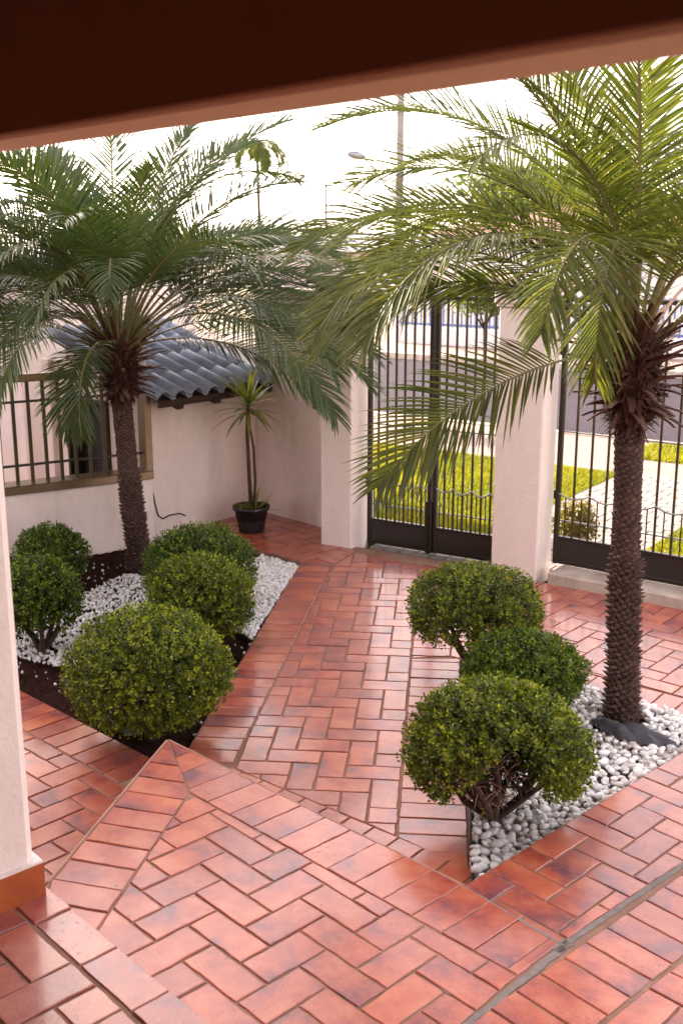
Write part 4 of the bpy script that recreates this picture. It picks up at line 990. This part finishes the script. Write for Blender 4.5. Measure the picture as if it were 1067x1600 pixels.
def palm(base, lean, height, r0, label, seed, fronds, mat, group='feather palms', stub_rows=62, bootn=120, tonebias=0.0):
    rr = random.Random(seed); t = thing('palm_tree', base, label, 'palm tree', group)
    # trunk
    pts = []; rad = []
    for i in range(15):
        u = i/14; bend = lean*u+Vector((-lean.y, lean.x, 0))*0.15*math.sin(math.pi*u)
        pts.append(Vector((bend.x, bend.y, -0.08+(height+0.08)*u))); rad.append(r0*(1.30-0.36*min(1, u*5))*(1+0.04*math.sin(9*u+seed)) if u < 0.2 else r0*(0.94+0.03*math.sin(11*u+seed)))
    MB().tube(pts, rad, 18).build('trunk', 'trunk', t, True)
    def axis(z):
        f = max(0, min(13.999, (z+0.08)/(height+0.08)*14)); k = int(f); return pts[k].lerp(pts[k+1], f-k), rad[k]
    sb = MB(); n = stub_rows*15
    for i in range(n):
        z = 0.02+(height-0.02)*(i/n); c, r_ = axis(z); a = i*2.39996*1.0+rr.uniform(-.06, .06); o = Vector((math.cos(a), math.sin(a), 0)); s = Vector((-o.y, o.x, 0))
        w = r0*0.21*rr.uniform(.8, 1.15); low = 0.85 if z < height*0.55 else 0.42
        out = r0*(0.26+0.30*rr.random())*(0.75 if z > 0.7*height else 1.0)*low*1.15; hgt = r0*0.27; b = c+o*(r_*0.93)
        upk = rr.uniform(-0.1, 0.5)*r0*0.5
        vs = [b-s*w+Vector((0, 0, -hgt*0.1)), b+s*w+Vector((0, 0, -hgt*0.1)), b+s*w*0.6+Vector((0, 0, -hgt)), b-s*w*0.6+Vector((0, 0, -hgt)),
              b+o*out-s*w*0.45+Vector((0, 0, upk)), b+o*out+s*w*0.45+Vector((0, 0, upk)), b+Vector((0, 0, hgt*0.35))]
        sb.add(vs, [(3, 2, 5, 4), (0, 3, 4), (2, 1, 5), (4, 5, 6), (0, 4, 6), (5, 1, 6)])
    sb.build('leaf_scars', 'stub', t, kind='stuff')
    # bulge of old leaf bases below the crown
    top = pts[-1]; ch_ = 0.40
    core = []; cr_ = []
    for i in range(9):
        u = i/8; core.append(top+Vector((0, 0, -0.06+(ch_+0.12)*u))); cr_.append(r0*(0.98+0.72*math.sin(math.pi*min(1, 0.02+u*0.68)))*(1 if u < 0.85 else 0.7))
    MB().tube(core, cr_, 14).build('fibre_mass', 'boot', t, True)
    fb = MB()
    for k in range(1100):
        u = rr.random(); a = rr.uniform(0, 6.28); z = top.z-0.06+ch_*u; r_ = r0*(0.98+0.72*math.sin(math.pi*(0.02+u*0.68))); o = Vector((math.cos(a), math.sin(a), 0)); s = Vector((-o.y, o.x, 0))
        p = Vector((top.x, top.y, z))+o*r_*0.95; e = p+o*rr.uniform(.02, .075)+s*rr.uniform(-.05, .05)+Vector((0, 0, rr.uniform(-.07, .07))); w_ = rr.uniform(.004, .014)
        fb.add([p-s*w_, p+s*w_, e+s*w_*0.3, e-s*w_*0.3], [(0, 1, 2, 3)])
    fb.build('fibres', 'boot', t, kind='stuff')
    for k in range(bootn):      # cut or dead leaf stalks fanned out around the bulge
        a = 2.39996*k+rr.uniform(-.2, .2); u = k/bootn; z = top.z+0.02+ch_*0.85*u; o = Vector((math.cos(a), math.sin(a), 0)); s = Vector((-o.y, o.x, 0))
        ln = rr.uniform(.10, .30)*(0.6+0.6*u); el = -0.30+1.20*u+rr.uniform(-.25, .25); b_ = MB(); p = Vector((top.x, top.y, z))+o*r0*1.2
        prev = []; q = p.copy(); ww = rr.uniform(.014, .030); vs = []; fs = []
        for j in range(5):
            v = j/4; e2 = el-0.5*v*v; nrm = Vector((-o.x*math.sin(e2), -o.y*math.sin(e2), math.cos(e2))); w_ = ww*(1.0-0.62*v)
            vs += [q-s*w_+nrm*0.006, q+s*w_+nrm*0.006, q-nrm*0.007*(1.2-v)]; q = q+(o*math.cos(e2)+Vector((0, 0, math.sin(e2))))*(ln/4)+s*rr.uniform(-.006, .006)
        for j in range(4):
            for m_ in range(3): n_ = (m_+1) % 3; fs.append((j*3+m_, j*3+n_, j*3+3+n_, j*3+3+m_))
        fs.append((12, 13, 14)); b_.add(vs, fs); b_.build('leaf_stub', 'boot_grey' if rr.random() < 0.35 else 'boot', t)
    for fr in fronds:
        az, el, L, dr, lL = fr[:5]; kw = fr[5] if len(fr) > 5 else {}
        kw = dict(kw); zoff = kw.pop('z', 0.30)+rr.uniform(-.03, .03)
        kw['roll'] = kw.get('roll', 0.55*math.cos(R(az))+rr.uniform(-.15, .15))
        me = frond_mesh(R(az), R(el), L, R(dr), lL, rr, mat=mat, tonebias=kw.pop('tb', tonebias), **kw)
        o = Vector((math.cos(R(az)), math.sin(R(az)), 0))*r0*0.75; obj('frond', me, t, (top.x+o.x, top.y+o.y, top.z+zoff))
    return t

def random_fronds(rr, n, lo, hi, Lm, lL):
    out = []
    for k in range(n):
        u = (k+0.5)/n; az = math.degrees(2.39996*k)+rr.uniform(-10, 10); el = lo+(hi-lo)*u**1.0+rr.uniform(-6, 6)
        out.append((az, el, Lm*rr.uniform(.88, 1.1), 62+46*(1-abs(u-0.35))+rr.uniform(-12, 12), lL*rr.uniform(.9, 1.1), dict(curl=rr.uniform(-.35, .35), roll=rr.uniform(-.5, .5), hang=rr.uniform(.3, .65), z=0.18+0.2*u)))
    return out
# right palm: the fronds one can pick out first, then the rest of the crown
fr = [
 (212, 56, 1.72, 108, 0.40, dict(hang=0.50, z=0.35)),          # big one arching left
 (240, 64, 1.50, 116, 0.36, dict(hang=0.45, z=0.35)),
 (193, -4, 1.30, 44, 0.40, dict(hang=0.25, roll=-1.15, z=0.32)),  # low one hanging down to the left front
 (247, 76, 1.45, 160, 0.36, dict(hang=0.30, z=0.35)),          # over the trunk towards the viewer
 (195, 75, 1.65, 88, 0.38, dict(hang=0.35)),
 (162, 82, 2.00, 92, 0.38, dict(hang=0.3)),
 (183, 46, 1.35, 76, 0.34, dict(hang=0.5, tb=0.12, z=0.25)),
 (103, 74, 1.85, 38, 0.36, dict(hang=0.3, tb=0.15)), (75, 66, 1.9, 36, 0.36, dict(hang=0.3, tb=0.1)), (54, 56, 1.6, 50, 0.36, dict(hang=0.3)),
 (159, 66, 1.75, 98, 0.38, dict(hang=0.4, tb=0.1)), (172, 58, 1.75, 84, 0.38, dict(hang=0.42)),
 (150, 50, 1.7, 84, 0.36, dict(hang=0.4, tb=0.15)), (230, 80, 1.75, 100, 0.36, dict(hang=0.4)), (130, 70, 1.9, 76, 0.36, dict(hang=0.4, tb=0.15)),
 (285, 68, 1.5, 118, 0.36, dict(hang=0.4)), (320, 50, 1.6, 96, 0.36, dict(hang=0.4)), (345, 62, 1.7, 90, 0.36, dict(hang=0.4)), (20, 76, 1.9, 62, 0.36, dict(hang=0.3)), (0, 46, 1.7, 74, 0.36, dict(hang=0.4)),
 (250, 86, 1.8, 60, 0.36, dict(hang=0.3)), (190, 84, 1.9, 62, 0.36, dict(hang=0.3)),
]
fr += [(188, 62, 1.70, 110, 0.40, dict(hang=0.5)), (178, 40, 1.55, 80, 0.38, dict(hang=0.5, tb=0.1))]
fr += random_fronds(random.Random(51), 5, 62, 88, 1.8, 0.36)
palm(Vector((*PALM_R, 0.03)), Vector((-0.05, 0.02, 0)), 1.50, 0.067, 'palm with spiny trunk rising from white pebbles at right', 41, fr, 'palmleaf', tonebias=0.05)
fl = [
 (-25, 53, 1.95, 66, 0.38, dict(hang=0.4)), (36, 42, 2.1, 78, 0.38, dict(hang=0.4)), (-40, 36, 2.2, 84, 0.40, dict(hang=0.45)), (54, 76, 2.2, 60, 0.38, dict(hang=0.3)), (296, 84, 1.6, 60, 0.36, dict(hang=0.4)),
 (167, 69, 1.5, 102, 0.38, dict(hang=0.4)), (254, 40, 1.75, 92, 0.36, dict(hang=0.4)), (262, 30, 1.15, 125, 0.32, dict(hang=0.4)), (246, 20, 0.95, 120, 0.30, dict(hang=0.4)), (132, 70, 2.2, 78, 0.40, dict(hang=0.4)), (68, 75, 2.0, 36, 0.38, dict(hang=0.3)),
 (42, 64, 2.2, 88, 0.40, dict(hang=0.4)), (149, 80, 1.9, 58, 0.38, dict(hang=0.35)), (40, 70, 2.1, 62, 0.38, dict(hang=0.3)),
 (5, 50, 2.0, 84, 0.40, dict(hang=0.45)), (15, 66, 2.0, 84, 0.40, dict(hang=0.4)), (-10, 38, 1.95, 76, 0.38, dict(hang=0.4)), (-15, 70, 1.9, 88, 0.38, dict(hang=0.4)),
 (100, 82, 2.1, 40, 0.38, dict(hang=0.3)), (120, 74, 2.1, 56, 0.38, dict(hang=0.3)), (180, 50, 1.9, 86, 0.38, dict(hang=0.4)), (195, 62, 1.85, 100, 0.38, dict(hang=0.45)), (210, 44, 1.75, 92, 0.36, dict(hang=0.4)), (225, 66, 1.75, 112, 0.36, dict(hang=0.4)),
 (185, 76, 1.95, 78, 0.38, dict(hang=0.35)), (215, 78, 1.85, 86, 0.38, dict(hang=0.4)), (250, 76, 1.7, 100, 0.36, dict(hang=0.4)), (-80, 72, 1.7, 104, 0.36, dict(hang=0.4)), (20, 82, 2.1, 56, 0.38, dict(hang=0.3)), (170, 84, 2.1, 50, 0.38, dict(hang=0.3)),
 (200, 20, 1.6, 66, 0.36, dict(hang=0.4)), (172, 30, 1.8, 66, 0.36, dict(hang=0.4)), (-20, 18, 1.6, 60, 0.36, dict(hang=0.4)),
]
fl += [(0, 30, 1.9, 74, 0.40, dict(hang=0.4)), (28, 52, 2.1, 90, 0.40, dict(hang=0.4)), (-30, 48, 2.0, 96, 0.40, dict(hang=0.4)), (188, 36, 1.9, 80, 0.40, dict(hang=0.4)), (160, 48, 2.0, 84, 0.40, dict(hang=0.4)), (205, 52, 1.9, 104, 0.40, dict(hang=0.4)), (240, 50, 1.5, 112, 0.36, dict(hang=0.4))]
fl += [(140, 62, 2.1, 70, 0.40, {}), (155, 60, 2.1, 84, 0.40, {}), (110, 66, 2.1, 66, 0.40, {}), (85, 62, 2.0, 66, 0.40, {}), (60, 60, 2.1, 76, 0.40, {}), (30, 58, 2.1, 80, 0.40, {}), (178, 66, 2.0, 88, 0.40, {}), (230, 74, 1.9, 96, 0.40, {}), (270, 80, 1.8, 90, 0.38, {}), (125, 50, 2.0, 70, 0.40, {})]
fl = [(f[0], f[1], f[2], f[3], f[4], dict(dict(hang=0.42), **(f[5] if len(f) > 5 else {}))) for f in fl]
fl += random_fronds(random.Random(52), 10, 62, 88, 1.95, 0.38)
palm(Vector((*PALM_L, -0.04)), Vector((-0.10, 0.05, 0)), 1.30, 0.072, 'palm in the left bed before the outhouse roof, bluish green fronds', 42, fl, 'palmleaf_cool')

# ------------------------------------------------------------------ potted dracaena
pp = unproject(394, 832, 0.0); pot = thing('potted_plant', Vector((-0.735, 8.62, 0)), 'potted dragon tree in a black tub in the alcove corner', 'potted plant')
def lathe(prof, n=28):
    vs = []; fs = []
    for r_, z in prof:
        for k in range(n): a = 6.2832*k/n; vs.append((r_*math.cos(a), r_*math.sin(a), z))
    for i in range(len(prof)-1):
        for k in range(n): j = (k+1) % n; fs.append((i*n+k, i*n+j, (i+1)*n+j, (i+1)*n+k))
    fs.append(tuple(reversed(range(n)))); return vs, fs
b = MB(); b.add(*lathe([(0.098, 0.0), (0.104, 0.006), (0.118, 0.10), (0.120, 0.105), (0.124, 0.105), (0.135, 0.185), (0.152, 0.187), (0.154, 0.215), (0.140, 0.217), (0.132, 0.18), (0.128, 0.15)]))
b.build('tub', 'black', pot, True)
b = MB(); b.add(*lathe([(0.13, 0.165), (0.09, 0.18), (0.0005, 0.19)], 16)); b.build('potting_soil', 'soil', pot, True)
MB().tube([(0.0, 0, 0.15), (-0.012, 0, 0.5), (-0.02, 0, 0.80), (-0.012, 0, 0.98), (-0.004, 0, 1.06)], [0.017, 0.015, 0.014, 0.014, 0.011], 8).build('stem', 'bark', pot, True)
MB().tube([(0.02, 0.0, 0.15), (0.038, 0, 0.42), (0.030, 0, 0.68), (-0.002, 0, 0.90)], [0.012, 0.011, 0.010, 0.006], 8).build('stem', 'bark', pot, True)
def straps(c, n, Lr, w, lo, hi, seed, bend):
    rr = random.Random(seed); m = MB()
    for k in range(n):
        a = 2.39996*k+rr.uniform(-.2, .2); u = k/n; el = R(lo+(hi-lo)*u+rr.uniform(-8, 8)); L = rr.uniform(*Lr); o = Vector((math.cos(a), math.sin(a), 0)); s = Vector((-o.y, o.x, 0)); q = Vector(c)+o*0.01; vs = []; fs = []; tone = rr.random()
        for j in range(6):
            v = j/5; e = el-bend*v**1.5*rr.uniform(.8, 1.2); nn = Vector((-o.x*math.sin(e), -o.y*math.sin(e), math.cos(e))); ww = w*(0.6+1.4*v if v < 0.3 else 1.02*(1-((v-0.3)/0.7)**1.6)+0.02)
            vs += [q-s*ww+nn*ww*0.3, q, q+s*ww+nn*ww*0.3]; q = q+(o*math.cos(e)+Vector((0, 0, math.sin(e))))*L/5
        for j in range(5): k0 = j*3; fs += [(k0, k0+1, k0+4, k0+3), (k0+1, k0+2, k0+5, k0+4)]
        m.add(vs, fs, tone)
    return m
rrk = random.Random(77)
for k in range(40):
    m = straps((0, 0, 0), 1, (0.26, 0.38), 0.016, 0, 0, 500+k, 0.65)
    u = k/40; o = obj('leaf', m.me('leaf', 'yucca', False, True), pot, (-0.004, 0, 0.98+0.09*u), (0, R(35-110*u+rrk.uniform(-8, 8)), 2.39996*k))
m = straps((0.03, 0.0, 0.17), 12, (0.16, 0.30), 0.009, 15, 75, 91, 0.6); m.build('sprout', 'yucca', pot, False, True)
m = straps((-0.05, -0.03, 0.17), 16, (0.06, 0.12), 0.012, 5, 60, 92, 0.8); m.build('succulent', 'box_dark', pot, False, True)
m = straps((0.06, 0.05, 0.17), 14, (0.06, 0.11), 0.012, 5, 60, 93, 0.8); m.build('succulent', 'box_dark', pot, False, True)

# ------------------------------------------------------------------ outside the gate: lawn, setts, street
def abpoly(l, ): return [tuple(AB(a, b)[:2]) for a, b in l]
slab('lawn', [abpoly([(-30, 7.05), (12, 7.05), (12, 10.75), (-30, 10.75)])], -0.15, -0.035, 'lawn')
gp = []
def in_sett(a, b): return (a < -5.15 and b < 8.2) or (-3.95 < a < -2.72) or (b < 7.05+0.62*max(0, min(1, (a+4.75)/0.5)) and a < -2.7)
def grass_blades(n, a0, a1, b0, b1, hmin, hmax, seed, zb=-0.035, skip=True):
    r2 = np.random.default_rng(seed); A = a0+(a1-a0)*r2.random(n); B = b0+(b1-b0)*r2.random(n)
    if skip:
        k = np.array([not in_sett(x, y) for x, y in zip(A, B)]); A, B = A[k], B[k]
    n = len(A); base = np.stack([A*AX.x+B*BX.x, A*AX.y+B*BX.y, np.full(n, zb)], 1)
    h = hmin+(hmax-hmin)*r2.random(n); th = r2.random(n)*6.283; w = 0.004+0.004*r2.random(n)
    s = np.stack([np.cos(th), np.sin(th), np.zeros(n)], 1)*w[:, None]; ln = np.stack([r2.normal(size=n)*0.4, r2.normal(size=n)*0.4, np.ones(n)], 1)*h[:, None]
    V = np.stack([base-s, base+s, base+ln], 1).reshape(-1, 3); F = np.arange(n*3).reshape(-1, 3)
    tone = np.repeat(np.clip(r2.random(n)*0.7+0.3*np.sin(A*3)*np.sin(B*2.3), 0, 1), 3)
    return V, F, tone
V, F, T = grass_blades(170000, -8, 0.2, 7.1, 10.7, 0.022, 0.052, 5)
obj('grass', mesh('grass', V, F, 'grass', False, T), label='bright yellow green lawn grass outside the gates', cat='grass', kind='stuff')
slab('sidewalk', [abpoly([(-60, 10.75), (40, 10.75), (40, 11.55), (-60, 11.55)])], -0.15, -0.03, 'sidewalk')
slab('verge', [abpoly([(-4.3, 11.56), (40, 11.56), (40, 12.65), (-4.3, 12.65)])], -0.15, -0.04, 'lawn')
slab('sidewalk', [abpoly([(-60, 11.56), (-4.31, 11.56), (-4.31, 12.65), (-60, 12.65)])], -0.15, -0.034, 'sidewalk')
V, F, T = grass_blades(26000, -4.3, 3, 11.6, 12.6, 0.03, 0.07, 6, -0.04, False)
obj('grass', mesh('grass', V, F, 'grass', False, T), label='green grass verge along the street kerb', cat='grass', kind='stuff')
slab('kerb', [abpoly([(-80, 12.66), (60, 12.66), (60, 12.80), (-80, 12.80)])], -0.18, -0.02, 'curb')
slab('road', [abpoly([(-200, 12.80), (150, 12.80), (150, 20.0), (-200, 20.0)])], -0.19, -0.13, 'asphalt')
slab('kerb', [abpoly([(-80, 20.0), (60, 20.0), (60, 20.15), (-80, 20.15)])], -0.18, 0.0, 'curb')
slab('sidewalk', [abpoly([(-80, 20.15), (60, 20.15), (60, 22.2), (-80, 22.2)])], -0.18, -0.01, 'sidewalk')
# pale setts: path from the right gate to the street, and the apron of the double gate
sp1 = abpoly([(-3.95, 7.10), (-2.72, 7.10), (-2.72, 10.74), (-3.95, 10.74)])
sett = slab('sett_path', [sp1, abpoly([(-5.0, 7.06), (-3.955, 7.06), (-3.955, 7.66), (-4.6, 7.66)])], -0.14, -0.030, 'mortar')
lay(sett, courses(sp1, R(-35), sp1[0], 0.20, 0.105), sp1, -0.034, 'sett', 0.006)
sp2 = abpoly([(-5.0, 7.06), (-3.955, 7.06), (-3.955, 7.66), (-4.6, 7.66)])
lay(sett, courses(sp2, R(-35), sp1[0], 0.20, 0.105), sp2, -0.034, 'sett', 0.006)

# little clipped bush outside, by the wide pillar
def blob_plant(name, loc, rad, n, size, matn, label, cat, seed, trunk=None, group=None, lumps=1):
    rr = np.random.default_rng(seed); pr = random.Random(seed); t = thing(name, loc, label, cat, group)
    th_ = trunk or 0.05; VV, FF, TT = [], [], []; k0 = 0
    for q in range(lumps):
        if lumps == 1: c = np.array([0, 0, th_+rad[2]]); r_ = np.array(rad)
        else:
            r_ = np.array(rad)*rr.uniform(.38, .6); dv = rr.normal(size=3); dv /= np.linalg.norm(dv); c = np.array([0, 0, th_+rad[2]])+dv*np.array(rad)*rr.uniform(.3, .75)
        def surf(d, de, c=c, r_=r_):
            k = 1+0.12*np.sin(5*d[:, 0]+q)*np.sin(6*d[:, 1]+q*2)+0.08*np.sin(11*d[:, 2]+q); return d*r_*(k*de)[:, None]+c+rr.normal(size=d.shape)*size*0.6, d
        V, F, p, de, d, m_ = leafcloud(n//lumps, surf, size, rr, 0.55)
        VV.append(V); FF.append(F+k0); k0 += len(V); TT.append(np.repeat(np.clip(rr.random(m_)*0.8+0.2*rr.random(), 0, 1), 4))
    obj('crown', mesh('crown', np.concatenate(VV), np.concatenate(FF), matn, False, np.concatenate(TT)), t, kind='stuff')
    b = MB(); tr = max(0.012, rad[0]*0.045)
    if trunk: b.tube([(0, 0, -0.1), (0.02*trunk, 0.01, trunk*0.5), (0, 0.02*trunk, trunk)], [tr*1.3, tr, tr*0.8], 8)
    for k in range(7 if trunk else 14):
        a = k*2.4; e = Vector((math.cos(a)*rad[0]*.7, math.sin(a)*rad[1]*.7, th_+rad[2]*pr.uniform(.6, 1.6))); s0 = Vector((0, 0, th_*0.92)); b.tube([s0, s0.lerp(e, .5)+Vector((0, 0, .05*rad[2])), e], [tr*0.6, tr*0.4, tr*0.12], 5)
    b.build('trunk', 'bark', t, True); return t
blob_plant('bush', unproject(895, 862, 0.0), (0.15, 0.15, 0.17), 2600, 0.03, 'brownbush', 'small brownish clipped bush outside, beside the wide pillar', 'bush', 61)
blob_plant('street_tree', unproject(752, 640, -0.04), (0.55, 0.55, 0.42), 2600, 0.06, 'tree', 'small yellow green street tree seen through the double gate', 'tree', 62, 1.25, lumps=9)
blob_plant('street_tree', unproject(470, 640, -0.04), (0.45, 0.45, 0.32), 2000, 0.06, 'tree', 'small leafy tree just behind the alcove wall', 'tree', 63, 1.0, lumps=8)
blob_plant('background_tree', Vector((6.5, 34, 0)), (3.2, 2.6, 1.4), 9000, 0.22, 'tree', 'dark tree behind the right palm far across the street', 'tree', 64, 2.1, lumps=14)
blob_plant('background_tree', Vector((15.5, 40, 0)), (3.5, 3.0, 1.6), 9000, 0.24, 'tree', 'tree at far right behind the palm crown', 'tree', 65, 1.6, lumps=14)

# far side of the street
house('street_house', 0.0, 14.0, 25.5, 33.0, 2.6, 'pale pink house across the street with square windows', 'far_wall', 'far_roof2', 1.0, 0.5, [(1.6, 1.4, 1.2, 1.1), (5.5, 1.4, 1.4, 1.1), (9.5, 1.4, 1.2, 1.1)])
house('street_house', -15.0, -3.0, 26.0, 33.0, 2.5, 'white house across the street behind the blue fence', 'far_white', 'far_roof', 0.9, 0.5, [(-6.0, 1.4, 1.2, 1.1), (-10.0, 1.4, 1.2, 1.1)])
fo = AB(-14, 22.25); ft = thing('street_fence', fo, 'blue railing fence along the far side of the street', 'fence', None, math.atan2(AX.y, AX.x))
MB().box((9, 0.06, 0.18), (18, 0.14, 0.40), None, 0.01).build('plinth', 'far_white', ft)
for zz in (0.45, 1.15): MB().box((9, 0.06, zz), (18, 0.05, 0.05)).build('rail', 'blue', ft)
fbm = MB()
for k in range(150): fbm.box((0.06+0.12*k, 0.06, 0.8), (0.03, 0.03, 0.8))
fbm.build('bars', 'blue', ft, kind='stuff')
for k in range(7): MB().box((3.0*k, 0.06, 0.68), (0.22, 0.22, 1.40), None, 0.01).build('post', 'far_white', ft)
wall('street_wall', tuple(AB(4.2, 22.3)[:2]), tuple(AB(40, 22.3)[:2]), 0.2, -0.15, 1.35, 'far_wall', 1, label='plain pinkish boundary wall across the street on the right', cat='wall')

# utility pole with street lamp
up = Vector((1.53, 30.0, 0))
ut = thing('utility_pole', up, 'tall grey utility pole behind the palms, left of the right palm', 'utility pole')
MB().tube([(0, 0, -0.2), (0, 0, 9)], [0.13, 0.085], 12).build('pole', 'concrete', ut, True)
MB().box((0, 0, 6.4), (1.8, 0.1, 0.1), None, 0.01).build('crossarm', 'dark_wood', ut)
MB().tube([(0, -0.18, 3.85), (0, -0.18, 4.4)], 0.11, 12).build('junction_box', 'grey_metal', ut, True)
MB().tube([(0, -0.1, 3.3), (-0.35, -0.25, 3.75), (-0.85, -0.45, 4.35), (-1.0, -0.5, 4.45)], 0.025, 8).build('lamp_arm', 'grey_metal', ut, True)
lh = MB(); lh.tube([(-0.92, -0.47, 4.45), (-1.0, -0.5, 4.46), (-1.15, -0.55, 4.49), (-1.32, -0.6, 4.52), (-1.40, -0.63, 4.53)], [0.05, 0.085, 0.11, 0.08, 0.02], 10); lh.build('lamp_head', 'grey_metal', ut, True)
wr = random.Random(4)
# antenna mast on a far house, tall coconut palm, far roofs
house('far_house', -36, -22, 44.0, 52, 1.9, 'low far house with a thin antenna mast', 'far_wall', 'far_roof2', 0.9, 0.6, [(-32, 1.0, 1.4, 0.9), (-27, 1.0, 1.4, 0.9)])
an = thing('antenna', Vector((-0.83, 60, 2.0)), 'thin antenna mast with three short arms against the sky', 'antenna')
MB().tube([(0, 0, 0), (0, 0, 3.3)], 0.06, 6).build('mast', 'iron', an)
for zz in (1.15, 2.2, 3.25): MB().box((0.16, 0, zz), (0.44, 0.07, 0.10)).build('arm', 'iron', an)
ck = thing('coconut_palm', Vector((-3.4, 46, 0)), 'tall slim palm far off against the white sky', 'palm tree')
MB().tube([(0.1, 0, -0.2), (0.05, 0, 3), (0, 0, 6.2)], [0.10, 0.075, 0.055], 8).build('trunk', 'trunk', ck, True)
rk = random.Random(8)
for k in range(13): obj('frond', frond_mesh(2.39996*k, R(rk.uniform(-10, 65)), rk.uniform(1.3, 1.9), R(rk.uniform(90, 130)), 0.5, rk, dens=0.5, width=0.06, hang=0.8), ck, (0, 0, 6.2))
for k, (x, y, w_, h_, wm, rm, lab) in enumerate([(-26, 150, 16, 4.0, 'far_white', 'far_roof', 'far white house with red roof at the left skyline'), (2, 165, 20, 4.2, 'far_wall', 'far_roof2', 'far grey roofed house on the skyline between the palms'),
        (16, 140, 14, 3.6, 'far_white', 'far_roof2', 'far white house behind the right palm fronds'), (34, 170, 22, 5.0, 'far_wall', 'far_roof', 'far house at the right skyline')]):
    p = Vector((x, y, 0)); a = p.dot(AX); b_ = p.dot(BX); house('far_house', a-w_/2, a+w_/2, b_-5, b_+5, h_*0.55, lab, wm, rm, h_*0.3, 0.6, [(a-w_/4, 1.2, 1.5, 1.0), (a+w_/4, 1.2, 1.5, 1.0)])
rt_ = random.Random(14)
for k in range(9):
    blob_plant('far_tree', Vector((-60+15*k+rt_.uniform(-4, 4), 185+rt_.uniform(-12, 18), 0)), (6.5, 5, 2.0), 2200, 0.7, 'tree', 'far tree clump on the skyline, %s counted from the left' % ['first', 'second', 'third', 'fourth', 'fifth', 'sixth', 'seventh', 'eighth', 'last'][k], 'tree', 200+k, 0.8, 'far trees on the skyline', lumps=8)
